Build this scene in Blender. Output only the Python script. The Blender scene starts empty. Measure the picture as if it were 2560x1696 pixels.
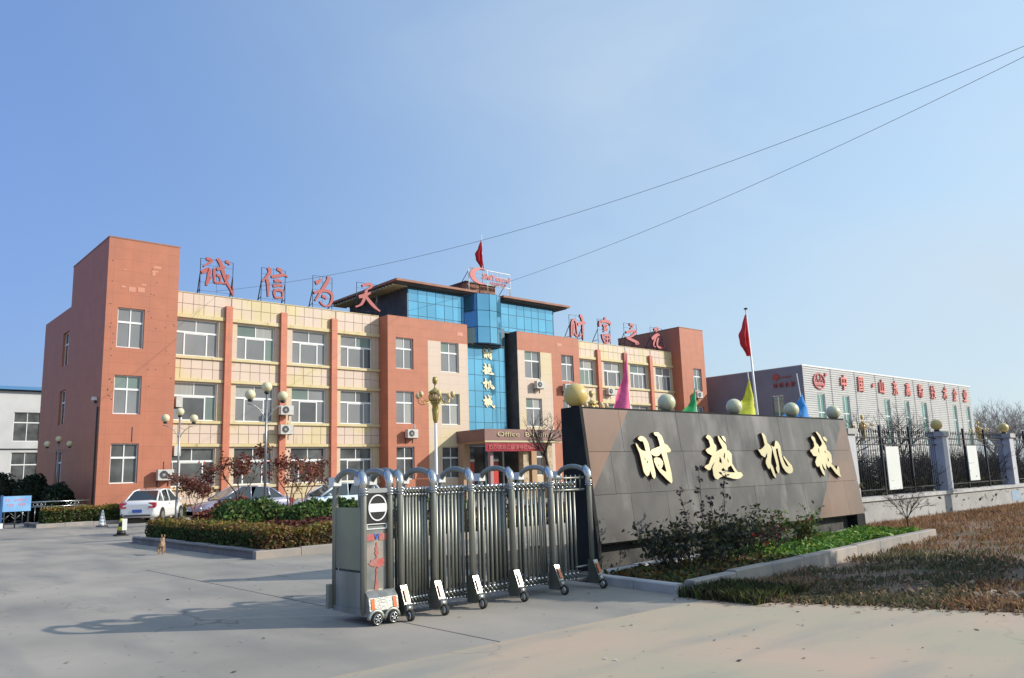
import bpy, math, random
import numpy as np
from mathutils import Vector, Matrix
from mathutils.geometry import tessellate_polygon
random.seed(7); RNG = np.random.default_rng(7)
sc = bpy.context.scene
COL = sc.collection
R_ = math.radians

# ------------------------------------------------------------ camera
F_PX, YAW, PITCH, ROLL = 1994.08, .8467, .1711, -.0326
fw = Vector((math.cos(PITCH)*math.cos(YAW), math.cos(PITCH)*math.sin(YAW), math.sin(PITCH)))
r0 = Vector((math.sin(YAW), -math.cos(YAW), 0)); u0 = r0.cross(fw)
rt = math.cos(ROLL)*r0 + math.sin(ROLL)*u0; up = math.cos(ROLL)*u0 - math.sin(ROLL)*r0
cam = bpy.data.cameras.new('camera'); co = bpy.data.objects.new('camera', cam); COL.objects.link(co)
co.matrix_world = Matrix(((rt.x, up.x, -fw.x, 0), (rt.y, up.y, -fw.y, 0), (rt.z, up.z, -fw.z, 1.5), (0, 0, 0, 1)))
cam.sensor_width = 36; cam.lens = F_PX/2560*36; cam.clip_end = 3000; cam.clip_start = .1
sc.camera = co

# ------------------------------------------------------------ light
SUN_AZ, SUN_EL = 47, 26            # degrees: from -Y towards +X, above the horizon
sdir = Vector((math.sin(R_(SUN_AZ))*math.cos(R_(SUN_EL)), -math.cos(R_(SUN_AZ))*math.cos(R_(SUN_EL)), math.sin(R_(SUN_EL))))
w = bpy.data.worlds.new('World'); sc.world = w; w.use_nodes = True
nt = w.node_tree; bg = nt.nodes['Background']
sky = nt.nodes.new('ShaderNodeTexSky'); sky.sky_type = 'NISHITA'; sky.sun_disc = False
sky.sun_elevation = R_(SUN_EL); sky.sun_rotation = math.atan2(sdir.x, sdir.y)
sky.air_density = 1.6; sky.dust_density = .5; sky.ozone_density = 4.0; sky.altitude = 0
# hazy winter air: softer falloff to the horizon and a whole-sky brightening towards the sun's side
EXPO, SKY_S = .30, .12
gm = nt.nodes.new('ShaderNodeGamma'); gm.inputs[1].default_value = .55; nt.links.new(sky.outputs[0], gm.inputs[0])
tc = nt.nodes.new('ShaderNodeTexCoord'); dp = nt.nodes.new('ShaderNodeVectorMath'); dp.operation = 'DOT_PRODUCT'; nt.links.new(tc.outputs['Generated'], dp.inputs[0]); dp.inputs[1].default_value = sdir
sc1 = nt.nodes.new('ShaderNodeVectorMath'); sc1.operation = 'SCALE'; sc1.inputs[0].default_value = (.165, .175, .095); nt.links.new(dp.outputs['Value'], sc1.inputs['Scale'])
ad1 = nt.nodes.new('ShaderNodeVectorMath'); ad1.operation = 'ADD'; ad1.inputs[1].default_value = (.208, .262, .365); nt.links.new(sc1.outputs[0], ad1.inputs[0])
mu1 = nt.nodes.new('ShaderNodeVectorMath'); mu1.operation = 'MULTIPLY'; nt.links.new(gm.outputs[0], mu1.inputs[0]); nt.links.new(ad1.outputs[0], mu1.inputs[1])
sc2 = nt.nodes.new('ShaderNodeVectorMath'); sc2.operation = 'SCALE'; sc2.inputs['Scale'].default_value = 1/(SKY_S*2**EXPO); nt.links.new(mu1.outputs[0], sc2.inputs[0])
vm = nt.nodes.new('ShaderNodeMapping'); vm.inputs['Rotation'].default_value = (0, R_(-28), R_(35)); vm.inputs['Scale'].default_value = (1.0, 1.0, 2.6); nt.links.new(tc.outputs['Generated'], vm.inputs[0])
vn = nt.nodes.new('ShaderNodeTexNoise'); vn.inputs['Scale'].default_value = 1.5; vn.inputs['Detail'].default_value = 5; vn.inputs['Roughness'].default_value = .5; vn.inputs['Distortion'].default_value = .4; nt.links.new(vm.outputs[0], vn.inputs[0])
v1 = nt.nodes.new('ShaderNodeMapRange'); v1.inputs[1].default_value = .38; v1.inputs[2].default_value = .72; nt.links.new(vn.outputs[0], v1.inputs[0])
v2 = nt.nodes.new('ShaderNodeMapRange'); v2.interpolation_type = 'SMOOTHSTEP'; v2.inputs[1].default_value = -.25; v2.inputs[2].default_value = .62; v2.inputs[3].default_value = .03; v2.inputs[4].default_value = 1.0; nt.links.new(dp.outputs['Value'], v2.inputs[0])
v3 = nt.nodes.new('ShaderNodeMath'); v3.operation = 'MULTIPLY_ADD'; v3.inputs[1].default_value = .62; v3.inputs[2].default_value = .36; nt.links.new(v1.outputs[0], v3.inputs[0])
v4 = nt.nodes.new('ShaderNodeMath'); v4.operation = 'MULTIPLY'; nt.links.new(v3.outputs[0], v4.inputs[0]); nt.links.new(v2.outputs[0], v4.inputs[1])
vx = nt.nodes.new('ShaderNodeMix'); vx.data_type = 'RGBA'; vx.inputs[7].default_value = tuple(c/(SKY_S*2**EXPO) for c in (.62, .74, .86))+(1,); nt.links.new(v4.outputs[0], vx.inputs[0]); nt.links.new(sc2.outputs[0], vx.inputs[6])
nt.links.new(vx.outputs[2], bg.inputs[0]); bg.inputs[1].default_value = SKY_S
sl = bpy.data.lights.new('sun', 'SUN'); sl.energy = 3.7; sl.angle = R_(.53); sl.color = (1, .93, .82)
so = bpy.data.objects.new('sun', sl); COL.objects.link(so)
so.rotation_euler = (-sdir).to_track_quat('-Z', 'Y').to_euler(); so.location = (0, 0, 40)
sc.view_settings.view_transform = 'Standard'; sc.view_settings.look = 'None'
sc.view_settings.exposure = EXPO; sc.view_settings.gamma = 1; sc.view_settings.use_curve_mapping = False
sc.render.engine = 'CYCLES'
try:
    sc.cycles.max_bounces = 5; sc.cycles.diffuse_bounces = 3; sc.cycles.glossy_bounces = 3; sc.cycles.transmission_bounces = 3
    sc.cycles.transparent_max_bounces = 4; sc.cycles.use_denoising = True; sc.cycles.caustics_reflective = False; sc.cycles.caustics_refractive = False
except Exception: pass

# ------------------------------------------------------------ materials
def _n(nt, t, **k):
    n = nt.nodes.new(t)
    for a, b in k.items(): setattr(n, a, b)
    return n
def M(name, c1, c2=None, scale=3.0, rough=.7, metal=0, bump=0, bscale=40, spec=.5, stretch=(1, 1, 1), detail=4, lo=.35, hi=.65, c3=None, s3=.6, coat=0, joints=None, per_obj=0, ior=None, lo3=.55, hi3=.7, st3=(1, 1, 1), cracks=0):
    m = bpy.data.materials.new(name); m.use_nodes = True; nt = m.node_tree; b = nt.nodes['Principled BSDF']; L = nt.links.new
    b.inputs['Roughness'].default_value = rough; b.inputs['Metallic'].default_value = metal
    b.inputs['Specular IOR Level'].default_value = spec; b.inputs['Coat Weight'].default_value = coat
    if ior: b.inputs['IOR'].default_value = ior
    b.inputs['Base Color'].default_value = (*c1, 1)
    geo = _n(nt, 'ShaderNodeNewGeometry')
    out = None
    if c2:
        mp = _n(nt, 'ShaderNodeMapping'); mp.inputs['Scale'].default_value = stretch; L(geo.outputs['Position'], mp.inputs[0])
        no = _n(nt, 'ShaderNodeTexNoise'); no.inputs['Scale'].default_value = scale; no.inputs['Detail'].default_value = detail; L(mp.outputs[0], no.inputs[0])
        mr = _n(nt, 'ShaderNodeMapRange'); mr.inputs[1].default_value = lo; mr.inputs[2].default_value = hi; L(no.outputs[0], mr.inputs[0])
        mx = _n(nt, 'ShaderNodeMix', data_type='RGBA'); mx.inputs[6].default_value = (*c1, 1); mx.inputs[7].default_value = (*c2, 1)
        L(mr.outputs[0], mx.inputs[0]); out = mx.outputs[2]
    if c3:
        mp = _n(nt, 'ShaderNodeMapping'); mp.inputs['Scale'].default_value = st3; mp.inputs['Location'].default_value = (3.3, 1.7, 9.1); L(geo.outputs['Position'], mp.inputs[0])
        no = _n(nt, 'ShaderNodeTexNoise'); no.inputs['Scale'].default_value = s3; no.inputs['Detail'].default_value = 5; L(mp.outputs[0], no.inputs[0])
        mr = _n(nt, 'ShaderNodeMapRange'); mr.inputs[1].default_value = lo3; mr.inputs[2].default_value = hi3; L(no.outputs[0], mr.inputs[0])
        mx = _n(nt, 'ShaderNodeMix', data_type='RGBA'); mx.inputs[6].default_value = (*c1, 1); mx.inputs[7].default_value = (*c3, 1)
        if out: L(out, mx.inputs[6])
        L(mr.outputs[0], mx.inputs[0]); out = mx.outputs[2]
    if per_obj:
        oi = _n(nt, 'ShaderNodeObjectInfo'); mr = _n(nt, 'ShaderNodeMapRange'); mr.inputs[3].default_value = 1-per_obj; mr.inputs[4].default_value = 1+per_obj
        L(oi.outputs['Random'], mr.inputs[0]); hs = _n(nt, 'ShaderNodeHueSaturation'); L(mr.outputs[0], hs.inputs['Value'])
        if out: L(out, hs.inputs['Color'])
        else: hs.inputs['Color'].default_value = (*c1, 1)
        out = hs.outputs[0]
    if cracks:      # wandering shrinkage cracks and drips of dark dirt
        nz = _n(nt, 'ShaderNodeTexNoise'); nz.inputs['Scale'].default_value = 1.3; nz.inputs['Detail'].default_value = 6; L(geo.outputs['Position'], nz.inputs[0])
        va = _n(nt, 'ShaderNodeVectorMath', operation='MULTIPLY_ADD'); va.inputs[1].default_value = (.9, .9, .9); L(nz.outputs['Color'], va.inputs[0]); L(geo.outputs['Position'], va.inputs[2])
        vo = _n(nt, 'ShaderNodeTexVoronoi', feature='DISTANCE_TO_EDGE'); vo.inputs['Scale'].default_value = cracks; L(va.outputs[0], vo.inputs[0])
        m1 = _n(nt, 'ShaderNodeMapRange'); m1.inputs[1].default_value = .0; m1.inputs[2].default_value = .006; m1.inputs[3].default_value = 1; m1.inputs[4].default_value = 0; L(vo.outputs['Distance'], m1.inputs[0])
        n2 = _n(nt, 'ShaderNodeTexNoise'); n2.inputs['Scale'].default_value = .35; L(geo.outputs['Position'], n2.inputs[0])
        m2 = _n(nt, 'ShaderNodeMapRange'); m2.inputs[1].default_value = .48; m2.inputs[2].default_value = .6; L(n2.outputs[0], m2.inputs[0])
        mm = _n(nt, 'ShaderNodeMath', operation='MULTIPLY'); L(m1.outputs[0], mm.inputs[0]); L(m2.outputs[0], mm.inputs[1])
        n3 = _n(nt, 'ShaderNodeTexNoise'); n3.inputs['Scale'].default_value = 9; n3.inputs['Detail'].default_value = 2; L(geo.outputs['Position'], n3.inputs[0])
        m3 = _n(nt, 'ShaderNodeMapRange'); m3.inputs[1].default_value = .70; m3.inputs[2].default_value = .76; L(n3.outputs[0], m3.inputs[0])
        mx_ = _n(nt, 'ShaderNodeMath', operation='MAXIMUM'); L(mm.outputs[0], mx_.inputs[0]); L(m3.outputs[0], mx_.inputs[1])
        mx = _n(nt, 'ShaderNodeMix', data_type='RGBA', blend_type='MULTIPLY'); mx.inputs[7].default_value = (.55, .54, .52, 1)
        if out: L(out, mx.inputs[6])
        L(mx_.outputs[0], mx.inputs[0]); out = mx.outputs[2]
    hgt = None
    if joints:      # fine relief of thin joints: (width, height, mortar width)
        wd, ht, mo = joints
        sp = _n(nt, 'ShaderNodeSeparateXYZ'); L(geo.outputs['Position'], sp.inputs[0])
        ad = _n(nt, 'ShaderNodeMath', operation='ADD'); L(sp.outputs[0], ad.inputs[0]); L(sp.outputs[1], ad.inputs[1])
        cb = _n(nt, 'ShaderNodeCombineXYZ'); L(ad.outputs[0], cb.inputs[0]); L(sp.outputs[2], cb.inputs[1])
        br = _n(nt, 'ShaderNodeTexBrick'); br.offset = 0; br.inputs['Scale'].default_value = 1; br.inputs['Mortar Size'].default_value = mo
        br.inputs['Brick Width'].default_value = wd; br.inputs['Row Height'].default_value = ht; br.inputs['Mortar Smooth'].default_value = .2
        L(cb.outputs[0], br.inputs[0])
        mx = _n(nt, 'ShaderNodeMix', data_type='RGBA', blend_type='MULTIPLY'); mx.inputs[7].default_value = (.89, .86, .84, 1)
        if out: L(out, mx.inputs[6])
        else: mx.inputs[6].default_value = (*c1, 1)
        L(br.outputs['Fac'], mx.inputs[0]); out = mx.outputs[2]
        iv = _n(nt, 'ShaderNodeMath', operation='SUBTRACT'); iv.inputs[0].default_value = 1; L(br.outputs['Fac'], iv.inputs[1]); hgt = iv.outputs[0]
    if out: L(out, b.inputs['Base Color'])
    if bump:
        no = _n(nt, 'ShaderNodeTexNoise'); no.inputs['Scale'].default_value = bscale; no.inputs['Detail'].default_value = 6; L(geo.outputs['Position'], no.inputs[0])
        bp = _n(nt, 'ShaderNodeBump'); bp.inputs['Strength'].default_value = bump; bp.inputs['Distance'].default_value = .02; L(no.outputs[0], bp.inputs['Height'])
        if hgt:
            b2 = _n(nt, 'ShaderNodeBump'); b2.inputs['Strength'].default_value = .35; b2.inputs['Distance'].default_value = .01; L(hgt, b2.inputs['Height']); L(bp.outputs[0], b2.inputs['Normal']); L(b2.outputs[0], b.inputs['Normal'])
        else: L(bp.outputs[0], b.inputs['Normal'])
    return m
def leafmat(name, rough=.6, trans=.25):
    m = bpy.data.materials.new(name); m.use_nodes = True; nt = m.node_tree; b = nt.nodes['Principled BSDF']; L = nt.links.new
    at = _n(nt, 'ShaderNodeAttribute', attribute_name='tint'); L(at.outputs['Color'], b.inputs['Base Color'])
    b.inputs['Roughness'].default_value = rough; b.inputs['Specular IOR Level'].default_value = .3
    if trans:
        tr = _n(nt, 'ShaderNodeBsdfTranslucent'); L(at.outputs['Color'], tr.inputs[0]); mx = _n(nt, 'ShaderNodeMixShader'); mx.inputs[0].default_value = trans
        L(b.outputs[0], mx.inputs[1]); L(tr.outputs[0], mx.inputs[2]); L(mx.outputs[0], nt.nodes['Material Output'].inputs[0])
    return m
m_red = M('red tile cladding', (.49, .172, .095), (.44, .155, .088), 1.3, .6, bump=.12, bscale=25, c3=(.39, .145, .09), s3=1.1, st3=(1, 1, .16), lo3=.52, hi3=.85, joints=(.9, .6, .012))
m_redstrip = M('red pilaster tile', (.60, .20, .11), (.52, .17, .10), 2.2, .5, bump=.1, joints=(.9, .6, .014))
m_tile = M('cream stone tile', (.66, .52, .42), (.64, .53, .30), .45, .5, bump=.08, lo=.47, hi=.6, c3=(.52, .36, .11), s3=1.7, st3=(1, 1, .22), lo3=.60, hi3=.74, per_obj=.035)
m_cream = M('cream stone wall', (.62, .49, .39), (.62, .51, .31), .5, .55, bump=.1, lo=.45, hi=.62, joints=(.8, .6, .014))
m_trim = M('yellow painted ledge', (.62, .50, .24), (.66, .55, .33), 1.5, .6, bump=.1, c3=(.36, .25, .1), s3=2.5, st3=(1, 1, .4), lo3=.6, hi3=.75)
m_grout = M('yellow render', (.55, .44, .24), (.5, .4, .2), 2, .8)
m_white = M('white painted metal', (.80, .80, .79), rough=.35)
m_frame = M('white window frame', (.82, .82, .81), rough=.4)
def glassmat(name, base, rough, spec, ior, var=.35, scale=.5, metal=0):
    return M(name, base, tuple(x*var for x in base), scale, rough, metal, spec=spec, ior=ior, lo=.3, hi=.75, per_obj=.12)  # noise blotches in the base colour imitate dirt and reflections
m_glassb = glassmat('greenish window glass', (.20, .26, .235), .07, .5, 1.5, .75, .5); m_glassd = glassmat('darker window glass', (.15, .155, .16), .05, .5, 1.5, .5, .6)  # tone variants, picked at random per pane
m_glass = glassmat('window glass', (.27, .275, .28), .06, .5, 1.5, .62, .35)
m_glasslow = glassmat('dark window glass', (.15, .16, .16), .05, .4, 1.45, .25, 1.1)  # mostly ground floor; dark blotches put mirrored trees into the colour
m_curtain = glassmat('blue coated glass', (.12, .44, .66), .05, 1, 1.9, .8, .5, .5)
m_curtaindk = glassmat('blue coated glass in shade', (.06, .26, .45), .05, 1, 1.9, .7, .5, .5)  # darker copy for the side facets, their shade put into the colour
m_mull = M('blue grey mullion', (.05, .12, .17), rough=.5)
m_navy = M('navy coated glass', (.01, .025, .06), rough=.15)
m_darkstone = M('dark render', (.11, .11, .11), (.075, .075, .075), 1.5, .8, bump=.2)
m_brown = M('brown roof edge', (.36, .17, .11), (.28, .13, .09), 1.5, .7)
m_slat = M('cream rafter', (.6, .52, .3), rough=.6)
m_roof = M('grey roof felt', (.16, .16, .16), (.1, .1, .1), .8, .9)
m_plinth = M('grey plinth stone', (.27, .25, .27), (.22, .2, .22), 3, .7, bump=.15)
m_conc = M('weathered concrete', (.40, .355, .30), (.285, .26, .22), .45, .85, bump=.18, bscale=150, c3=(.22, .21, .19), s3=1.1, detail=10, lo3=.46, hi3=.80, st3=(1.3, .35, 1), cracks=.28)
m_road = M('warm concrete road', (.52, .38, .275), (.40, .37, .26), .45, .85, bump=.2, bscale=150, c3=(.30, .29, .25), s3=1.2, detail=9, lo3=.50, hi3=.78, st3=(.35, 1.4, 1), cracks=.22)
m_kerb = M('kerb concrete', (.40, .34, .29), (.3, .28, .26), 2.5, .85, bump=.4, per_obj=.08)
m_earth = M('bare earth', (.27, .185, .13), (.17, .12, .09), .9, .95, bump=.8, bscale=8, c3=(.07, .09, .035), s3=.8)
m_soil = M('dark soil', (.07, .055, .042), (.11, .08, .055), 3, .95, bump=.8, bscale=12)
m_bumper = M('worn bright metal', (.46, .45, .41), (.30, .29, .27), 9, .32, .8, bump=.15, bscale=60)
m_steel = M('brushed stainless steel', (.37, .375, .34), (.27, .28, .24), 4, .48, .75, stretch=(1, 1, .1))
m_steeldk = M('dull stainless steel', (.21, .215, .20), (.14, .15, .12), 4, .5, .75, stretch=(1, 1, .1))
m_chrome = M('polished chrome', (.62, .62, .60), rough=.24, metal=1)
m_panel = M('stainless side panel', (.30, .33, .22), (.22, .235, .19), 1.4, .4, .55)
m_black = M('black plastic', (.02, .02, .022), rough=.35)
m_rubber = M('black rubber', (.025, .025, .025), rough=.8)
m_headplate = M('stainless plate with painted reflections', (.36, .34, .31), (.22, .23, .22), 2.5, .38, .5, c3=(.48, .38, .32), s3=3); m_fadedred = M('faded red paint', (.50, .10, .085), (.42, .20, .17), 14, .45)  # pinkish tan blotches on the head plate are reflections painted into its colour
m_orange = M('orange reflector', (.65, .16, .03), rough=.3)
m_redpaint = M('red sign paint', (.62, .045, .035), rough=.4)
m_bluepaint = M('blue sign paint', (.06, .13, .5), rough=.4)
m_granite = M('grey polished granite', (.165, .148, .135), (.085, .078, .073), .9, .26, bump=.03, bscale=90, detail=9, per_obj=.12, c3=(.27, .25, .235), s3=2.2, st3=(1, 1, .4), lo3=.52, hi3=.8, spec=.35)
m_granbr = M('brown polished granite', (.27, .165, .115), (.20, .135, .10), 1.2, .22, bump=.03, bscale=90, detail=8, per_obj=.08)
m_granbk = M('black granite', (.020, .020, .020), (.030, .030, .030), 2, .75, spec=.12)
m_base = M('dark plinth wall', (.09, .085, .075), (.04, .04, .038), 3, .8, bump=.5)  # dark grey mottling on the recessed base
m_gold = M('brass lettering', (.68, .58, .36), (.50, .44, .27), 1.0, .34, .6)
m_goldside = M('dark brown letter edge', (.13, .06, .035), rough=.5, metal=.3)  # one dark brown for the letter sides
m_goldpale = M('pale gold lettering', (.85, .78, .52), rough=.35)
m_letter = M('faded red lettering', (.42, .075, .07), (.36, .09, .08), 2.5, .5)
m_letterp = M('pinkish red lettering', (.54, .12, .12), (.46, .11, .105), 2.5, .5)
m_letteredge = M('dark red letter edge', (.17, .025, .03), rough=.5)
m_scaff = M('dark scaffold tube', (.06, .065, .07), rough=.5, metal=.5)
m_globe = M('cream lamp globe', (.78, .70, .44), (.72, .64, .40), 6, .3, coat=.3)
m_globeg = M('greenish weathered lamp globe', (.66, .64, .42), (.56, .56, .36), 8, .35, coat=.2)
m_globey = M('yellow lamp globe', (.68, .50, .16), rough=.3, coat=.3)
m_pole = M('galvanised lamp pole', (.38, .38, .39), (.3, .3, .31), 4, .4, .6)
m_brass = M('gold lantern metal', (.58, .43, .13), (.42, .31, .10), 5, .35, .5)
m_tulip = M('amber tulip shade', (.72, .52, .26), rough=.3)
m_iron = M('black iron', (.015, .015, .017), rough=.5)
m_glassc = M('curtained window glass', (.40, .40, .375), (.33, .33, .31), 6, .25, stretch=(6, 1, .2))
m_wall = M('grimy white fence wall', (.44, .42, .40), (.33, .32, .30), 1.4, .8, bump=.25, c3=(.10, .095, .09), s3=3.2, lo3=.59, hi3=.66, detail=8)
m_cap = M('pale concrete coping', (.52, .50, .48), (.4, .39, .38), 3, .8, bump=.2)
m_pillar = M('white gatepost paint', (.55, .55, .57), (.46, .46, .5), 2, .6)
m_wbluep = M('flaking blue paint', (.20, .36, .52), (.4, .42, .45), 4, .7)
m_board = M('white board', (.80, .80, .77), (.74, .75, .70), 1.5, .4)
m_ware = M('corrugated white cladding', (.56, .55, .53), (.50, .49, .48), 1.0, .5)
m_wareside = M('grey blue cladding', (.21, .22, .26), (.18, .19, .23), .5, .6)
m_greenglass = glassmat('green glazing', (.10, .25, .21), .06, .9, 1.7, .6, .5)
m_fac = M('white factory wall', (.60, .60, .59), (.52, .52, .52), .7, .7, bump=.1)
m_fblue = M('blue roof sheet', (.09, .25, .48), rough=.4)
m_carw = M('white car paint', (.80, .80, .80), rough=.25, coat=.8)
m_carl = M('lilac silver car paint', (.36, .34, .44), rough=.28, metal=.3, coat=.8)
m_carglass = M('car glass', (.03, .04, .045), rough=.05, spec=1)
m_carb = M('pale blue car paint', (.62, .72, .80), rough=.25, coat=.8)
m_tail = M('red tail light', (.5, .015, .02), rough=.2, coat=.6)
m_plate = M('blue number plate', (.06, .13, .45), rough=.4)
m_bluebd = M('blue notice board', (.20, .42, .72), (.28, .52, .80), 1.6, .35)
m_pink = M('pink print', (.85, .25, .33), rough=.5)
m_wire = M('grey cable', (.13, .13, .14), rough=.7)
m_flagr = M('red flag cloth', (.55, .02, .03), (.42, .015, .02), 3, .8)
m_cloth = {k: M(k+' pennant cloth', c, tuple(x*.8 for x in c), 3, .75) for k, c in dict(pink=(.78, .13, .30), green=(.03, .38, .12), yellow=(.66, .66, .05), blue=(.04, .27, .66)).items()}
m_banner = M('red banner cloth', (.36, .03, .045), (.28, .02, .035), 3, .8)
m_maroon = M('maroon canopy fascia', (.25, .125, .105), (.20, .11, .095), 1.5, .55, joints=(.9, 1.2, .01))
m_soffit = M('tan canopy soffit', (.46, .30, .18), rough=.7)
m_stonecol = M('crazy paved column stone', (.58, .46, .30), (.40, .28, .18), 5, .7, bump=.3)
m_bark = M('dark bark', (.065, .045, .035), (.035, .027, .02), 8, .9, bump=.5)
m_twig = M('grey twigs', (.055, .046, .042), (.035, .03, .028), 3, .9)
m_twigfar = M('pale grey far twigs', (.30, .28, .27), (.24, .22, .21), 1, .9)  # distance haze put into the twig colour
m_redtwig = M('reddish twigs', (.20, .085, .055), (.13, .06, .045), 3, .9)
m_fur = M('tan dog fur', (.40, .27, .17), (.30, .18, .11), 25, .9)
m_furw = M('white dog fur', (.6, .55, .48), rough=.9)
m_leaf = leafmat('leaf'); m_blade = leafmat('grass blade', .8, .3)
m_yellow = M('yellow cone stripe', (.62, .55, .06), rough=.5)

# ------------------------------------------------------------ object helpers
ORG = {}
class MB:
    def __init__(s): s.v = []; s.f = []; s.m = []; s.mi = 0; s.sm = set()
    def quad(s, pts):
        n = len(s.v); s.v += [tuple(p) for p in pts]; s.f.append(tuple(range(n, n+len(pts)))); s.m.append(s.mi)
    def box(s, x0, y0, z0, x1, y1, z1):
        n = len(s.v)
        s.v += [(x0, y0, z0), (x1, y0, z0), (x1, y1, z0), (x0, y1, z0), (x0, y0, z1), (x1, y0, z1), (x1, y1, z1), (x0, y1, z1)]
        for q in ((0, 3, 2, 1), (4, 5, 6, 7), (0, 1, 5, 4), (1, 2, 6, 5), (2, 3, 7, 6), (3, 0, 4, 7)):
            s.f.append(tuple(n+i for i in q)); s.m.append(s.mi)
        return s
    def tube(s, pts, r, n=6, cap=True):
        pts = [Vector(p) for p in pts]; rs = r if isinstance(r, (list, tuple)) else [r]*len(pts)
        base = len(s.v); a = None
        for i, p in enumerate(pts):
            d = (pts[min(i+1, len(pts)-1)]-pts[max(i-1, 0)])
            if d.length < 1e-9: d = Vector((0, 0, 1))
            d.normalize()
            if a is None or abs(a.dot(d)) > .95: a = d.orthogonal().normalized()
            a = (a-d*a.dot(d)).normalized(); b = d.cross(a)
            for k in range(n):
                t = 2*math.pi*k/n; s.v.append(tuple(p+(a*math.cos(t)+b*math.sin(t))*rs[i]))
        for i in range(len(pts)-1):
            for k in range(n):
                q = (base+i*n+k, base+i*n+(k+1) % n, base+(i+1)*n+(k+1) % n, base+(i+1)*n+k)
                s.sm.add(len(s.f)); s.f.append(q); s.m.append(s.mi)
        if cap:
            s.f.append(tuple(base+k for k in range(n))[::-1]); s.m.append(s.mi)
            s.f.append(tuple(base+(len(pts)-1)*n+k for k in range(n))); s.m.append(s.mi)
        return s
    def lathe(s, prof, c=(0, 0, 0), n=12, axis='Z'):
        base = len(s.v); cx, cy, cz = c
        for (r, z) in prof:
            for k in range(n):
                t = 2*math.pi*k/n; x, y = r*math.cos(t), r*math.sin(t)
                s.v.append((cx+x, cy+y, cz+z) if axis == 'Z' else ((cx+x, cy+z, cz+y) if axis == 'Y' else (cx+z, cy+x, cz+y)))
        for i in range(len(prof)-1):
            for k in range(n):
                s.sm.add(len(s.f)); s.f.append((base+i*n+k, base+i*n+(k+1) % n, base+(i+1)*n+(k+1) % n, base+(i+1)*n+k)); s.m.append(s.mi)
        s.f.append(tuple(base+k for k in range(n))[::-1]); s.m.append(s.mi)
        s.f.append(tuple(base+(len(prof)-1)*n+k for k in range(n))); s.m.append(s.mi)
        return s
    def sphere(s, c, r, n=16, m=10, sq=(1, 1, 1)):
        b = len(s.v); s.lathe([(r*math.sin(math.pi*i/m)+1e-5, -r*math.cos(math.pi*i/m)) for i in range(m+1)], (0, 0, 0), n)
        for i in range(b, len(s.v)):
            v = s.v[i]; s.v[i] = (c[0]+v[0]*sq[0], c[1]+v[1]*sq[1], c[2]+v[2]*sq[2])
        return s
    def prism(s, outer, holes, fn, side=None):
        """outline in (u, v); fn(u, v, k) gives the point on the front (k=0) or the back (k=1)"""
        loops = [outer]+list(holes); tri = tessellate_polygon([[Vector((p[0], p[1], 0)) for p in l] for l in loops])
        flat = [p for l in loops for p in l]; n = len(s.v)
        s.v += [tuple(fn(p[0], p[1], 0)) for p in flat]+[tuple(fn(p[0], p[1], 1)) for p in flat]; N = len(flat)
        for t in tri:
            a, b, c = (flat[i] for i in t)
            if (b[0]-a[0])*(c[1]-a[1])-(b[1]-a[1])*(c[0]-a[0]) < 0: t = (t[0], t[2], t[1])
            s.f.append(tuple(n+i for i in t)); s.m.append(s.mi); s.f.append(tuple(n+N+i for i in t)[::-1]); s.m.append(s.mi)
        o = 0
        for l in loops:
            for i in range(len(l)):
                j = (i+1) % len(l); s.f.append((n+o+i, n+o+j, n+N+o+j, n+N+o+i)); s.m.append(side if side is not None else s.mi)
            o += len(l)
        return s
    def mesh(s, name, mats, org=Vector((0, 0, 0))):
        me = bpy.data.meshes.new(name)
        me.from_pydata([(x-org.x, y-org.y, z-org.z) for x, y, z in s.v], [], s.f)
        for m in (mats if isinstance(mats, (list, tuple)) else [mats]): me.materials.append(m)
        if any(s.m): me.polygons.foreach_set('material_index', s.m)
        if s.sm:
            fl = [False]*len(s.f)
            for i in s.sm: fl[i] = True
            me.polygons.foreach_set('use_smooth', fl)
        me.update(); return me
    def build(s, name, mats, parent=None, kind=None, fix=False):
        org = ORG.get(parent.name, Vector((0, 0, 0))) if parent else Vector((0, 0, 0))
        me = s.mesh(name, mats, org)
        if fix:
            import bmesh
            bm = bmesh.new(); bm.from_mesh(me); bmesh.ops.recalc_face_normals(bm, faces=bm.faces); bm.to_mesh(me); bm.free()
        return link(name, me, parent, kind)
def link(name, me, parent=None, kind=None, loc=None):
    o = bpy.data.objects.new(name, me); COL.objects.link(o)
    if parent: o.parent = parent; ORG[o.name] = ORG.get(parent.name, Vector((0, 0, 0)))
    if loc is not None: o.location = Vector(loc)
    if kind: o['kind'] = kind
    return o
def tag(o, label, cat, group=None, kind=None):
    o['label'] = label; o['category'] = cat
    if group: o['group'] = group
    if kind: o['kind'] = kind
    return o
def thing(name, label, cat, loc=(0, 0, 0), group=None, rot=0):
    o = bpy.data.objects.new(name, None); COL.objects.link(o); o.location = loc; o.rotation_euler = (0, 0, rot); ORG[o.name] = Vector(loc); o.empty_display_size = .3
    return tag(o, label, cat, group)
def children(o): return list(o.children)
def dup(o, loc=None, rot=None, label=None, parent=None, scale=None):
    c = o.copy(); COL.objects.link(c); c.parent = parent
    if loc is not None: c.location = loc
    if rot is not None: c.rotation_euler = (0, 0, rot)
    if label: c['label'] = label
    if scale: c.scale = (scale,)*3
    for ch in children(o): dup(ch, parent=c)
    return c
def B(name, mat, parent, *bx):
    mb = MB()
    for b in bx: mb.box(*b)
    return mb.build(name, mat, parent)
def structure(name, mb, mat): return mb.build(name, mat, None, 'structure')
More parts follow.
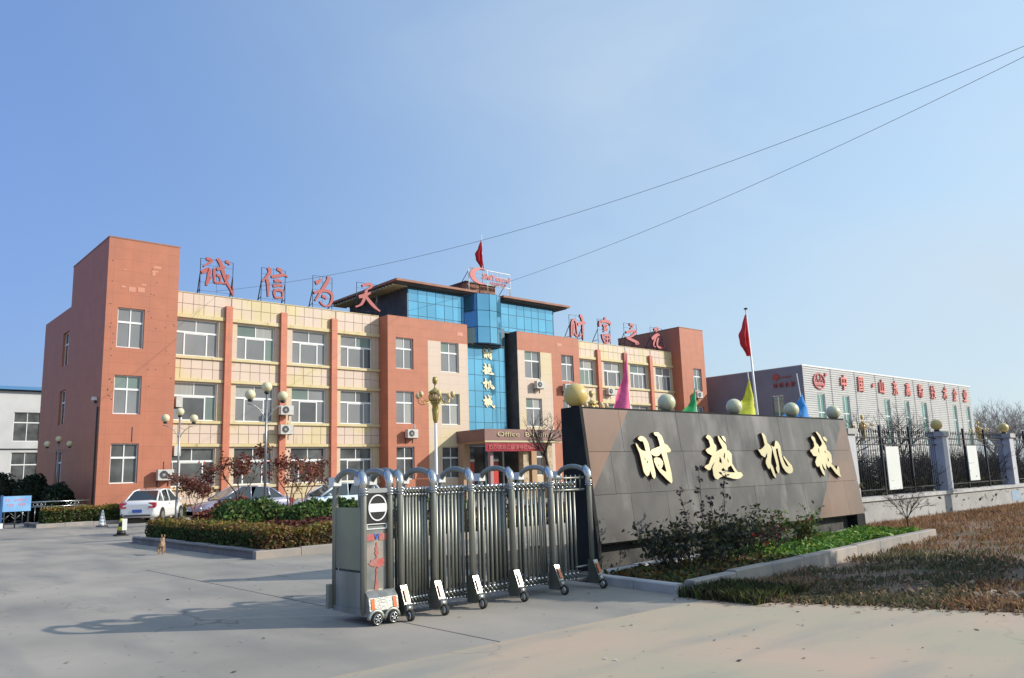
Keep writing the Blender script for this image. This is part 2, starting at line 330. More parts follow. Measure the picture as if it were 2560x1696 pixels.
def leaves(name, P, size, tints, parent=None, mat=None, kind=None, up=0, aspect=1.7, jitter=.35, tw=None):
    """many small separate leaf faces; P is an (n, 3) array of places"""
    n = len(P); d = RNG.normal(size=(n, 3)); d[:, 2] += up; d /= np.linalg.norm(d, axis=1)[:, None]
    e = np.cross(d, RNG.normal(size=(n, 3))); e /= np.linalg.norm(e, axis=1)[:, None]
    sz = size*(1+jitter*RNG.uniform(-1, 1, n))[:, None]
    if up: a, b = e*sz*aspect*.5, np.cross(d, e)*sz*.5
    else: a, b = d*sz*aspect*.5, e*sz*.5
    org = np.array(ORG.get(parent.name, Vector((0, 0, 0)))) if parent else np.zeros(3)
    P = P-org
    V = np.stack([P-a, P+b*.9, P+a, P-b*.9], 1).reshape(-1, 3)
    me = bpy.data.meshes.new(name); me.vertices.add(4*n); me.vertices.foreach_set('co', V.ravel())
    me.loops.add(4*n); me.loops.foreach_set('vertex_index', np.arange(4*n)); me.polygons.add(n); me.polygons.foreach_set('loop_start', np.arange(0, 4*n, 4)); me.update(calc_edges=True)
    T = np.array(tints); idx = RNG.choice(len(T), n, p=tw); C = T[idx]*(1+.3*RNG.uniform(-1, 1, (n, 1))); C = np.concatenate([np.clip(C, 0, 1), np.ones((n, 1))], 1)
    at = me.color_attributes.new('tint', 'FLOAT_COLOR', 'POINT'); at.data.foreach_set('color', np.repeat(C, 4, 0).ravel())
    me.materials.append(mat or m_leaf); return link(name, me, parent, kind)
def twigs(mb, p, d, L, r, depth, spread=.6, n=3, grav=.05, kids=(2, 3), tips=None, segs=2, tap=.6):
    pts = [Vector(p)]; d = Vector(d).normalized()
    for i in range(segs):
        d = (d+Vector((random.gauss(0, .12), random.gauss(0, .12), random.gauss(0, .08)+grav))).normalized(); pts.append(pts[-1]+d*L/segs)
    mb.tube(pts, [r*(1-.4*i/segs) for i in range(segs+1)], n, False)
    if depth <= 0:
        if tips is not None: tips.append(tuple(pts[-1]))
        return
    for k in range(random.randint(*kids)):
        t = random.uniform(.5, 1); q = pts[int(t*segs)]
        nd = (d+Vector((random.gauss(0, spread), random.gauss(0, spread), random.gauss(0, spread*.6)))).normalized()
        twigs(mb, q, nd, L*random.uniform(.6, .85), r*tap, depth-1, spread, 3, grav, kids, tips, segs, tap)
def text_mesh(body, w, h, bold=.02, depth=.03, shear=0):
    cu = bpy.data.curves.new('t', 'FONT'); cu.body = body; cu.size = 1; cu.extrude = .5; cu.offset = bold; cu.shear = shear; cu.resolution_u = 3
    o = bpy.data.objects.new('t', cu); COL.objects.link(o); dg = bpy.context.evaluated_depsgraph_get()
    me = bpy.data.meshes.new_from_object(o.evaluated_get(dg)); bpy.data.objects.remove(o)
    v = np.zeros(len(me.vertices)*3); me.vertices.foreach_get('co', v); v = v.reshape(-1, 3)
    if len(v) == 0: return me
    lo, hi = v.min(0), v.max(0); q = np.zeros_like(v)
    q[:, 0] = (v[:, 0]-lo[0])/(hi[0]-lo[0])*w; q[:, 2] = (v[:, 1]-lo[1])/(hi[1]-lo[1])*h; q[:, 1] = -(v[:, 2]-lo[2])*depth
    me.vertices.foreach_set('co', q.ravel()); me.materials.clear(); me.update(); return me
def put_text(name, body, w, h, loc, mat, parent, rotz=0, **k):
    me = text_mesh(body, w, h, **k); me.name = name; me.materials.append(mat)
    o = link(name, me, parent); o.location = Vector(loc)-ORG.get(parent.name, Vector((0, 0, 0))); o.rotation_euler = (0, 0, rotz); return o
# brush outlines of the four large characters and brush strokes of the roof characters
HERO={
 'shi': [([(10.682,2.093),(10.742,2.121),(10.828,2.113),(10.889,2.076),(10.933,2.002),(10.949,1.863),(10.965,1.799),(10.975,1.679),(11.001,1.494),(10.994,1.431),(10.946,1.386),(10.906,1.414),(10.867,1.534),(10.823,1.462),(10.771,1.436),(10.724,1.464),(10.693,1.519),(10.673,1.682),(10.657,1.819),(10.588,1.992),(10.616,1.992),(10.667,1.928),(10.72,1.883),(10.832,1.855),(10.819,1.947),(10.798,2.03),(10.72,2.034),(10.672,2.066)],[[(10.764,1.768),(10.794,1.727),(10.774,1.695)],[(10.857,1.712),(10.843,1.669),(10.798,1.643),(10.823,1.685)]]),([(11.129,2.19),(11.248,2.192),(11.332,2.127),(11.361,2.042),(11.372,1.994),(11.453,1.966),(11.522,1.89),(11.526,1.862),(11.47,1.838),(11.394,1.839),(11.402,1.768),(11.419,1.645),(11.44,1.485),(11.433,1.345),(11.397,1.295),(11.284,1.368),(11.119,1.501),(11.054,1.585),(11.011,1.678),(11.017,1.734),(11.085,1.756),(11.188,1.741),(11.249,1.685),(11.252,1.638),(11.201,1.574),(11.169,1.56),(11.268,1.503),(11.306,1.507),(11.289,1.628),(11.264,1.759),(11.242,1.835),(11.178,1.788),(11.116,1.77),(11.029,1.78),(10.966,1.813),(10.956,1.854),(10.996,1.891),(11.239,1.947),(11.231,2.022),(11.204,2.121),(11.153,2.134),(11.126,2.162)],[[(11.098,1.659),(11.124,1.594),(11.097,1.603)]])],
 'yue': [([(12.642,2.118),(12.708,2.164),(12.791,2.14),(12.851,2.069),(12.861,2.009),(12.924,1.958),(12.919,1.918),(12.883,1.847),(13.001,1.877),(13.111,1.907),(13.099,1.948),(13.041,2.05),(13.027,2.142),(13.054,2.147),(13.118,2.091),(13.197,2.02),(13.253,1.969),(13.257,1.866),(13.311,1.866),(13.383,1.794),(13.361,1.701),(13.341,1.62),(13.402,1.537),(13.481,1.453),(13.59,1.446),(13.638,1.388),(13.538,1.339),(13.426,1.322),(13.301,1.33),(13.144,1.359),(12.971,1.383),(12.864,1.366),(12.79,1.328),(12.707,1.35),(12.672,1.41),(12.682,1.549),(12.721,1.588),(12.788,1.659),(12.691,1.593),(12.609,1.511),(12.54,1.502),(12.446,1.553),(12.44,1.573),(12.484,1.592),(12.588,1.62),(12.707,1.748),(12.744,1.768),(12.613,1.818),(12.569,1.868),(12.589,1.893),(12.713,1.928),(12.735,1.968),(12.713,2.068),(12.673,2.088)],[[(12.976,1.756),(13.011,1.685),(13.002,1.619),(12.928,1.655)],[(13.171,1.826),(13.143,1.744),(13.11,1.699),(13.1,1.745),(13.133,1.805)],[(13.216,1.734),(13.24,1.647),(13.204,1.642)],[(13.019,1.548),(13.074,1.497),(13.149,1.49),(13.184,1.546),(13.29,1.581),(13.386,1.447),(13.157,1.455),(12.963,1.484)]]),([(13.143,2.143),(13.231,2.139),(13.27,2.092),(13.26,2.02),(13.187,2.071)],[])],
 'ji': [([(14.579,2.21),(14.631,2.216),(14.702,2.157),(14.72,2.015),(14.814,1.966),(14.852,1.884),(14.793,1.774),(14.735,1.666),(14.714,1.601),(14.763,1.525),(14.804,1.34),(14.787,1.297),(14.716,1.364),(14.673,1.472),(14.652,1.527),(14.615,1.484),(14.56,1.517),(14.524,1.604),(14.544,1.668),(14.614,1.732),(14.648,1.819),(14.579,1.765),(14.532,1.722),(14.42,1.766),(14.33,1.885),(14.418,1.879),(14.523,1.917),(14.612,1.971),(14.602,2.102)],[]),([(14.845,1.966),(14.932,1.933),(14.976,1.95),(15.022,2.038),(15.058,2.066),(15.137,2.038),(15.195,1.95),(15.189,1.85),(15.181,1.739),(15.215,1.628),(15.265,1.55),(15.344,1.515),(15.358,1.537),(15.299,1.627),(15.221,1.727),(15.257,1.749),(15.367,1.648),(15.499,1.546),(15.516,1.457),(15.452,1.397),(15.321,1.383),(15.221,1.418),(15.131,1.508),(15.089,1.629),(15.071,1.773),(15.073,1.905),(14.998,1.894),(14.992,1.795),(15.006,1.63),(14.993,1.488),(14.961,1.423),(14.905,1.392),(14.866,1.469),(14.874,1.518),(14.909,1.544),(14.903,1.632),(14.879,1.796),(14.866,1.905)],[])],
 'xie': [([(16.543,2.156),(16.605,2.174),(16.69,2.128),(16.696,2.033),(16.779,1.974),(16.795,1.933),(16.87,1.951),(16.952,1.998),(16.949,2.046),(16.867,2.177),(16.788,2.265),(16.837,2.272),(16.944,2.201),(17.019,2.094),(17.078,2.023),(17.124,1.951),(17.119,1.867),(17.21,1.831),(17.269,1.759),(17.238,1.603),(17.179,1.557),(17.267,1.508),(17.373,1.422),(17.408,1.47),(17.455,1.517),(17.497,1.48),(17.477,1.324),(17.512,1.252),(17.418,1.278),(17.285,1.352),(17.162,1.474),(17.096,1.51),(17.026,1.464),(16.966,1.524),(16.941,1.583),(16.913,1.442),(16.887,1.431),(16.825,1.479),(16.763,1.586),(16.756,1.492),(16.802,1.363),(16.776,1.293),(16.707,1.365),(16.655,1.459),(16.633,1.529),(16.568,1.495),(16.505,1.531),(16.497,1.612),(16.613,1.728),(16.475,1.741),(16.379,1.846),(16.395,1.869),(16.504,1.892),(16.597,1.951),(16.604,2.045),(16.547,2.115)],[[(16.768,1.915),(16.759,1.797),(16.726,1.821),(16.732,1.88)],[(16.996,1.856),(17.061,1.796),(16.988,1.818)],[(17.087,1.706),(17.108,1.641),(17.061,1.6),(17.055,1.665)]]),([(17.031,2.154),(17.154,2.161),(17.227,2.095),(17.192,2.047),(17.088,2.077)],[])],
}
ROOF={
 'cheng': [([(16.116,14.27),(16.347,14.277),(16.43,14.161),(16.262,14.039),(15.971,13.804)],0.123),([(15.87,13.434),(16.071,13.558),(16.273,13.707),(16.334,13.55),(16.244,13.204),(16.168,12.72)],0.151),([(16.167,12.743),(16.34,13.075),(16.449,13.28)],0.075),([(16.582,13.777),(16.605,13.351),(16.607,12.97)],0.104),([(16.713,13.749),(16.946,13.808),(17.248,13.974)],0.132),([(16.74,14.388),(16.96,14.123),(17.093,13.613),(17.297,13.113),(17.523,12.711),(17.724,12.352)],0.132),([(17.724,12.352),(17.685,12.877)],0.057),([(17.215,14.284),(17.407,14.241),(17.459,14.103)],0.113),([(16.724,13.392),(16.958,13.401),(16.947,13.016)],0.104),([(16.622,12.948),(16.925,12.966),(17.255,12.963)],0.085),([(17.39,13.512),(17.387,13.318),(17.207,12.957)],0.104)],
 'xin': [([(19.801,14.311),(19.969,14.11),(19.811,13.812),(19.44,13.411)],0.141),([(19.712,13.698),(19.848,13.318),(19.841,12.918),(19.838,12.546)],0.132),([(20.367,14.321),(20.628,14.258),(20.658,14.06)],0.141),([(20.017,13.766),(20.453,13.889),(20.816,14.022),(21.07,13.917)],0.123),([(20.201,13.541),(20.458,13.602),(20.694,13.544)],0.123),([(20.131,13.216),(20.464,13.326),(20.75,13.29)],0.123),([(20.228,12.969),(20.218,12.718),(20.273,12.526)],0.104),([(20.228,12.969),(20.521,13.033),(20.729,13.01),(20.785,12.791),(20.712,12.54)],0.113),([(20.273,12.526),(20.712,12.555)],0.094)],
 'wei': [([(22.921,13.8),(23.114,13.879),(23.297,14.093)],0.17),([(23.785,14.357),(23.843,14.128),(23.536,13.665),(23.205,13.152),(22.906,12.674)],0.151),([(22.818,13.143),(23.259,13.341),(23.708,13.399),(24.02,13.309),(24.119,13.006),(23.997,12.624),(23.773,12.378),(23.436,12.411),(23.21,12.659)],0.123),([(23.363,13.026),(23.61,12.968),(23.656,12.833)],0.123)],
 'tian': [([(26.245,14.046),(26.579,14.222),(26.916,14.268),(26.995,14.103),(26.64,13.908),(26.427,13.674)],0.123),([(25.975,13.291),(26.457,13.433),(26.945,13.741)],0.16),([(26.579,13.857),(26.427,13.348),(26.215,12.782),(25.738,12.608)],0.132),([(26.518,13.36),(26.882,12.97),(27.25,12.687),(27.559,12.514)],0.151)],
 'cai': [([(45.483,12.444),(45.548,13.305),(45.636,13.743),(45.878,13.944),(46.098,13.791),(46.129,13.167),(46.196,12.509)],0.131),([(45.827,13.567),(45.791,13.017),(45.627,12.574)],0.123),([(45.831,12.787),(46.168,12.507)],0.105),([(46.563,14.314),(46.782,14.258),(46.831,13.986),(46.857,13.712)],0.166),([(46.264,13.553),(46.689,13.695),(47.116,13.818),(47.163,13.684)],0.158),([(46.877,13.596),(46.868,13.043),(46.831,12.331)],0.149),([(46.394,12.586),(46.74,12.794)],0.088)],
 'fu': [([(49.578,14.481),(49.709,14.271)],0.158),([(48.966,14.132),(48.871,13.637)],0.149),([(49.108,14.086),(49.585,14.184),(50.055,14.144),(50.4,13.975),(50.154,13.888)],0.158),([(49.316,13.743),(49.735,13.838),(49.784,13.709),(49.422,13.591)],0.158),([(49.354,13.463),(49.773,13.557),(49.819,13.387),(49.338,13.26)],0.14),([(49.175,13.022),(49.235,12.666),(49.438,12.261)],0.14),([(49.371,12.92),(49.85,13.033),(50.136,12.901),(50.022,12.352)],0.14),([(49.466,12.626),(50.003,12.715)],0.114),([(49.471,12.304),(49.974,12.348)],0.114),([(49.738,12.954),(49.709,12.345)],0.088)],
 'zhi': [([(52.745,14.226),(53.152,14.213),(53.229,14.011),(52.837,13.846)],0.158),([(52.243,13.455),(52.815,13.593),(53.424,13.715),(53.637,13.609),(53.033,13.217),(52.515,13.003),(52.202,12.974)],0.149),([(52.266,13.001),(52.877,12.869),(53.495,12.735),(53.992,12.61),(53.351,12.543)],0.158)],
 'yuan': [([(56.085,14.058),(56.574,14.27),(56.731,14.155),(56.269,13.894)],0.158),([(55.669,13.181),(56.162,13.483),(56.687,13.717),(56.775,13.583)],0.193),([(56.366,13.524),(55.979,12.973),(55.808,12.573),(56.133,12.506)],0.131),([(56.62,13.374),(56.378,12.964),(56.353,12.575),(56.731,12.469),(57.342,12.506),(57.353,12.745)],0.14)],
}
# ============================================================ THE SETTING
mb = MB(); mb.quad([(-500, -300, -.05), (900, -300, -.05), (900, 900, -.05), (-500, 900, -.05)]); structure('ground', mb, m_earth)
def sheet(name, poly, mat, z=0.0, th=.04):
    mb = MB(); mb.prism(poly, [], lambda u, v, k: (u, v, z-th*k)); return structure(name, mb, mat)
for k in range(4): sheet('driveway', [(4.97-5*(k+1)+.025, 5.95), (4.97-5*k, 5.95), (4.97-5*k, 11.0), (4.97-5*(k+1)+.025, 11.0)], m_conc)
for k in range(4): sheet('driveway', [(4.97-5*(k+1)+.025, 11.02), (4.97-5*k, 11.02), (4.97-5*k, 16.2), (4.97-5*(k+1)+.025, 16.2)], m_conc)
sheet('driveway', [(-60, 5.95), (-15.03, 5.95), (-15.03, 16.2), (-60, 16.2)], m_conc)
sheet('driveway', [(4.995, 5.95), (8.40, 5.95), (8.46, 9.55), (8.46, 16.2), (4.995, 16.2)], m_conc)
sheet('yard', [(-60, 16.22), (7.1, 16.22), (7.1, 60), (-60, 60)], m_conc)
sheet('yard', [(7.12, 24.9), (140, 24.9), (140, 60), (7.12, 60)], m_conc)
sheet('yard', [(8.48, 13.2), (140, 13.2), (140, 24.88), (20.2, 24.88), (20.2, 16.2), (8.48, 16.2)], m_conc)
sheet('road', [(-60, -60), (16.5, -60), (12.3, -6), (10.6, 0), (9.25, 2.9), (8.75, 4.3), (8.2, 5.6), (8.05, 5.925), (-60, 5.925)], m_road, .002)

# ============================================================ THE OFFICE BUILDING
T_, W_ = 43.0, 44.07
ob = thing('office_building', 'three storey red and cream office block with blue glass centre across the yard', 'building', (36.2, 50, 0))
def Tf(Y): return lambda u, d, z: (u, Y+d, z)
def Tx(X): return lambda u, d, z: (X+d, u, z)
def wall(mb, T, u0, u1, z0, z1, ops=(), depth=.2):
    us = sorted({u0, u1, *[o[0] for o in ops], *[o[1] for o in ops]}); zs = sorted({z0, z1, *[o[2] for o in ops], *[o[3] for o in ops]})
    us = [u for u in us if u0 <= u <= u1]; zs = [z for z in zs if z0 <= z <= z1]
    for i in range(len(us)-1):
        for j in range(len(zs)-1):
            cu, cz = (us[i]+us[i+1])/2, (zs[j]+zs[j+1])/2
            if any(o[0] < cu < o[1] and o[2] < cz < o[3] for o in ops): continue
            mb.quad([T(us[i], 0, zs[j]), T(us[i+1], 0, zs[j]), T(us[i+1], 0, zs[j+1]), T(us[i], 0, zs[j+1])])
    for a, b, c, d in [o[:4] for o in ops]:
        mb.quad([T(a, 0, c), T(b, 0, c), T(b, depth, c), T(a, depth, c)]); mb.quad([T(a, 0, d), T(a, depth, d), T(b, depth, d), T(b, 0, d)])
        mb.quad([T(a, 0, c), T(a, depth, c), T(a, depth, d), T(a, 0, d)]); mb.quad([T(b, 0, c), T(b, 0, d), T(b, depth, d), T(b, depth, c)])
PANES = {}
def pane(parent, T, a, b, c, d, dep, mat, name='pane'):
    side = T(1, 0, 0)[0] == T(0, 0, 0)[0]; key = (round(b-a, 2), round(d-c, 2), side, mat.name)
    if key not in PANES:
        mb = MB(); mb.box(*((0, 0, 0, .012, b-a, d-c) if side else (0, 0, 0, b-a, .012, d-c))); PANES[key] = mb.mesh(name, mat)
    o = link(name, PANES[key], parent); o.location = Vector(T(a, dep, c))-ORG[parent.name]; return o
def bar(mb, T, a, b, c, d, d0, d1):
    p, q = T(a, d0, c), T(b, d1, d); mb.box(min(p[0], q[0]), min(p[1], q[1]), min(p[2], q[2]), max(p[0], q[0]), max(p[1], q[1]), max(p[2], q[2]))
def window(parent, T, a, b, c, d, kind, glass, dep=.13, fr=None):
    mb = MB(); t = .055; D0, D1 = dep, dep+.055; tz = c+(d-c)*.645; m = (a+b)/2
    bar(mb, T, a, b, c, c+t, D0, D1); bar(mb, T, a, b, d-t, d, D0, D1); bar(mb, T, a, a+t, c+t, d-t, D0, D1); bar(mb, T, b-t, b, c+t, d-t, D0, D1)
    bar(mb, T, a+t, b-t, tz-.05, tz+.05, D0-.01, D1); bar(mb, T, m-.025, m+.025, tz+.05, d-t, D0, D1)
    if kind == 'wide':
        q1, q2 = a+(b-a)*.25, a+(b-a)*.75
        for x in (q1, q2): bar(mb, T, x-.035, x+.035, c+t, tz-.05, D0, D1)
        bar(mb, T, q1+.035, q2-.035, tz-.10, tz-.05, D0+.01, D1); cells = [(a+t, q1-.035, c+t, tz-.05), (q1+.035, q2-.035, c+t, tz-.10), (q2+.035, b-t, c+t, tz-.05)]
        if (int(a*7) % 3) == 0: bar(mb, T, m+.1, m+.135, c+t, tz-.1, D0+.02, D1)
    else:
        bar(mb, T, m-.03, m+.03, c+t, tz-.05, D0, D1); cells = [(a+t, m-.03, c+t, tz-.05), (m+.03, b-t, c+t, tz-.05)]
    cells += [(a+t, m-.025, tz+.05, d-t), (m+.025, b-t, tz+.05, d-t)]
    wo = mb.build('window', fr or m_frame, parent)
    for (x0, x1, z0, z1) in cells: pane(wo, T, x0, x1, z0, z1, D0+.025, glass if glass is m_glasslow or random.random() < .6 else random.choice((m_glassb, m_glassd, m_glassd, m_glassc)))
    return wo
LV = [(1.55, 3.62), (5.08, 7.16), (8.62, 10.66)]       # sill and head of the three storeys
def gl(i): return m_glasslow if i == 0 else m_glass
# --- corner towers
def tower(x0, x1, wx, side_ops=()):
    ops = [(wx[0], wx[1], 1.8, 3.77), (wx[0], wx[1], 5.24, 7.2), (wx[0], wx[1], 8.62, 10.68)]
    mb = MB(); T = Tf(T_); wall(mb, T, x0, x1, 0, 14.29, ops); wall(mb, Tx(x0), T_, 50.28, 0, 14.29)
    wall(mb, Tx(x0), 50.28, 56.72, 0, 11.96, side_ops)
    mb.quad([(x1, T_, 0), (x1, 50.28, 0), (x1, 50.28, 14.29), (x1, T_, 14.29)]); mb.quad([(x0, 50.28, 11.9), (x0, 50.28, 14.29), (x1, 50.28, 14.29), (x1, 50.28, 11.9)])
    mb.quad([(x1, 50.28, 0), (x1, 56.72, 0), (x1, 56.72, 11.96), (x1, 50.28, 11.96)]); mb.quad([(x0, 56.72, 0), (x0, 56.72, 11.96), (x1, 56.72, 11.96), (x1, 56.72, 0)])
    mb.build('tower_wall', m_red, ob, fix=False)
    B('tower_coping', m_brown, ob, (x0-.02, T_-.02, 14.29, x1+.02, 50.3, 14.36)); B('tower_roof', m_roof, ob, (x0+.05, 50.3, 11.8, x1-.05, 56.7, 11.9))
    B('plinth', m_plinth, ob, (x0-.03, T_-.035, 0, x1+.03, T_-.005, .78))
    for i, o in enumerate(ops): window(ob, T, *o, 'narrow', gl(i))
    for i, o in enumerate(side_ops): window(ob, Tx(x0), *o, 'narrow', m_glasslow)
tower(10.72, 14.25, (11.30, 12.60), [(50.35, 51.75, 1.9, 3.77), (50.35, 51.75, 5.24, 7.2), (50.35, 51.75, 8.62, 10.6)])
tower(58.15, 61.68, (59.85, 61.05))
B('rain_pipe', m_scaff, ob, (10.64, 43.30, .2, 10.70, 43.37, 5.6))
B('wall_floodlight', m_white, ob, (10.50, 43.6, 5.95, 10.70, 43.8, 6.12)); B('floodlight_bracket', m_scaff, ob, (10.60, 43.66, 5.80, 10.718, 43.72, 5.95))
for (x, z, L) in ((12.25, 3.85, .75), (13.85, 2.45, .4)): B('cable_clip', m_scaff, ob, (x, 42.975, z, x+.025, 42.998, z+L))
m_patch = M('newer pale red tile', (.60, .26, .17), rough=.55)
for (x, z, a, h) in ((12.93, 12.95, .38, .14), (12.85, 12.75, .3, .09), (12.88, 12.55, .16, .2), (11.75, 11.55, .34, .26), (12.2, 11.58, .34, .26), (11.4, 11.72, .2, .1), (12.35, 11.95, .25, .09), (11.45, 12.65, .16, .05), (33.0, 11.2, .5, .25), (42.6, 11.3, .5, .2)): B('patched_tile', m_patch, ob, (x, T_-.012, z, x+a, T_-.001, z+h))
random.seed(19)
for k in range(34):
    x, z = (random.choice((random.uniform(10.9, 11.2), random.uniform(12.7, 14.1))), random.uniform(4.5, 13.8)); B('tie_hole', m_scaff, ob, (x, T_-.006, z, x+.05, T_-.001, z+.05))
# --- yellow wings
WL = [(14.45, 16.9), (17.97, 20.25), (21.37, 23.62), (24.62, 26.9)]; WR = [(45.5, 47.88), (49.0, 51.2), (52.3, 54.6), (55.75, 57.95)]
PL = [17.40, 20.72, 24.06]; PR = [48.24, 51.58, 54.93]
tile_n = 0; tile_mesh = {}; spare = MB()
def tile(x0, x1, z0, z1, Y):
    global tile_n
    tile_n += 1
    if tile_n > 290: spare.box(x0, Y-.035, z0, x1, Y, z1); return
    k = (round(x1-x0, 3), round(z1-z0, 3))
    if k not in tile_mesh:
        mb = MB(); a, h = k; n = .006; mb.v = [(0, 0, 0), (a, 0, 0), (a, 0, h), (0, 0, h), (n, -.035, n), (a-n, -.035, n), (a-n, -.035, h-n), (n, -.035, h-n)]
        mb.f = [(4, 5, 6, 7), (0, 1, 5, 4), (1, 2, 6, 5), (2, 3, 7, 6), (3, 0, 4, 7)]; mb.m = [0]*5; tile_mesh[k] = mb.mesh('cream_tile', m_tile)
    o = link('cream_tile', tile_mesh[k], ob); o.location = Vector((x0, Y-random.uniform(0, .004), z0))-ORG[ob.name]
for x0, x1, WS, PS in ((14.25, 27.39, WL, PL), (45.01, 58.15, WR, PR)):
    T = Tf(W_); ops = [(a, b, c, d) for (a, b) in WS for (c, d) in LV]; mb = MB(); wall(mb, T, x0, x1, 0, 12.13, ops, .18); mb.build('wing_wall', m_cream, ob)
    for (a, b) in WS:
        for i, (c, d) in enumerate(LV): window(ob, T, a, b, c, d, 'wide', gl(i))
    edges = [x0]+[q for p in PS for q in (p-.2, p+.2)]+[x1]
    for i in range(0, 8, 2):
        e0, e1 = edges[i], edges[i+1]
        for (z0, z1, rows, t0, t1) in ((10.72, 12.13, 2, .20, .02), (7.2, 8.62, 2, .16, .17), (3.66, 5.08, 2, .16, .17), (.5, 1.55, 2, .02, .17)):
            B('ledge', m_trim, ob, (e0+.005, W_-.13, z0, e1-.005, W_-.002, z0+t0)) if t0 > .05 else None
            if t1 > .05: B('window_ledge', m_trim, ob, (e0+.005, W_-.15, z1-t1, e1-.005, W_-.002, z1-.02))
            n = 5; ww = (e1-e0)/n; hh = (z1-t1-z0-t0)/rows
            for r in range(rows):
                for k in range(n): tile(e0+k*ww+.008, e0+(k+1)*ww-.008, z0+t0+r*hh+.008, z0+t0+(r+1)*hh-.008, W_-.004)
    for p in PS: B('pilaster', m_redstrip, ob, (p-.19, W_-.26, 0, p+.19, W_-.002, 11.58))
    B('wing_roof', m_roof, ob, (x0, W_+.25, 11.75, x1, 56.7, 11.85)); B('parapet_top', m_trim, ob, (x0, W_-.04, 12.13, x1, W_+.25, 12.17))
    mb = MB(); mb.box(x0, 56.5, 0, x1, 56.7, 11.75); mb.build('back_wall', m_cream, ob)
spare.build('cream_tile', m_tile, ob, 'stuff')
# --- red and cream bays
def bay(x0, x1, cx0, cx1, rw, cw):
    T = Tf(T_); opr = [(rw[0], rw[1], c, d) for c, d in LV]; opc = [(cw[0], cw[1], c, d) for c, d in LV]
    mb = MB(); r0, r1 = (x0, cx0) if cx0 > x0+.1 else (cx1, x1)
    wall(mb, T, r0, r1, 0, 10.66, opr); wall(mb, T, x0, x1, 10.66, 12.05); mb.quad([(x0, T_, 0), (x0, T_, 12.05), (x0, 44.6, 12.05), (x0, 44.6, 0)]) if x0 < 30 else None
    mb.quad([(x1, T_, 0), (x1, 44.6, 0), (x1, 44.6, 12.05), (x1, T_, 12.05)]) if x1 > 40 else None
    mb.build('bay_wall', m_red, ob)
    mb = MB(); wall(mb, T, cx0, cx1, 0, 10.66, opc); mb.build('bay_stone_wall', m_cream, ob)
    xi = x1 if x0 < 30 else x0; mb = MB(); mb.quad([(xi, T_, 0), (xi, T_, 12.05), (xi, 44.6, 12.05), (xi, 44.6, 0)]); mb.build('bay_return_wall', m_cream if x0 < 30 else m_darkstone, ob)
    B('bay_roof', m_brown, ob, (x0+.01, T_+.01, 12.0, x1-.01, 44.6, 12.07))
    B('plinth', m_plinth, ob, (x0-.02, T_-.035, 0, x1+.02, T_-.005, .75))
    for i in range(3): window(ob, T, *opr[i], 'narrow', gl(i)); window(ob, T, *opc[i], 'narrow', gl(i))
bay(27.39, 33.88, 30.52, 33.88, (28.0, 29.36), (31.58, 33.10)); bay(38.51, 45.01, 38.51, 41.95, (43.0, 44.33), (39.2, 40.8))
# --- glass storey on top
G_ = 43.8
mb = MB(); mb.quad([(29.45, G_, 11.9), (29.45, G_, 14.35), (29.45, 51.4, 14.35), (29.45, 51.4, 11.9)]); mb.quad([(43.1, G_, 11.9), (43.1, 51.4, 11.9), (43.1, 51.4, 14.35), (43.1, G_, 14.35)])
mb.quad([(29.45, 51.4, 11.9), (29.45, 51.4, 14.35), (43.1, 51.4, 14.35), (43.1, 51.4, 11.9)]); mb.build('penthouse_wall', m_darkstone, ob)
mb = MB(); mb.box(29.43, G_-.03, 12.0, 29.52, G_+.05, 14.35); mb.box(43.03, G_-.03, 12.0, 43.12, G_+.05, 14.35)
def curtain(xs, zs, Y, mat, pn='glass_panel', gap=.018):
    for i in range(len(xs)-1):
        for j in range(len(zs)-1): pane(ob, Tf(Y), xs[i]+gap, xs[i+1]-gap, zs[j]+gap, zs[j+1]-gap, random.uniform(-.003, .003), mat, pn)
xsL = [29.52, 30.31, 31.05, 31.79, 32.52, 33.27, 34.02, 34.75]; xsR = [37.70, 38.44, 39.24, 40.0, 40.76, 41.48, 42.24, 43.03]
curtain(xsL, [12.1, 12.42, 13.4, 14.28], G_-.02, m_curtain); curtain([37.42, 37.70], [10.86, 12.4, 14.28], G_-.02, m_navy)  # navy strip right of the oriel paints the shade of the gap
curtain(xsR, [12.1, 12.42, 13.4, 14.28], G_-.02, m_curtain)
mb.box(29.5, G_, 12.0, 34.9, G_+.05, 14.35); mb.box(37.4, G_, 12.0, 43.05, G_+.05, 14.35); mb.build('curtain_frame', m_mull, ob)
# strip down the middle
B('curtain_frame', m_mull, ob, (34.25, G_-.03, 4.6, 37.98, 44.5, 12.3)); B('recess_glass', m_navy, ob, (33.9, 44.5, 0, 38.5, 44.6, 12.3))
curtain([34.27, 35.05, 35.82, 36.60, 37.36, 37.96], [4.65, 5.35, 6.43, 7.56, 8.70, 9.84, 10.82], G_-.055, m_curtain)
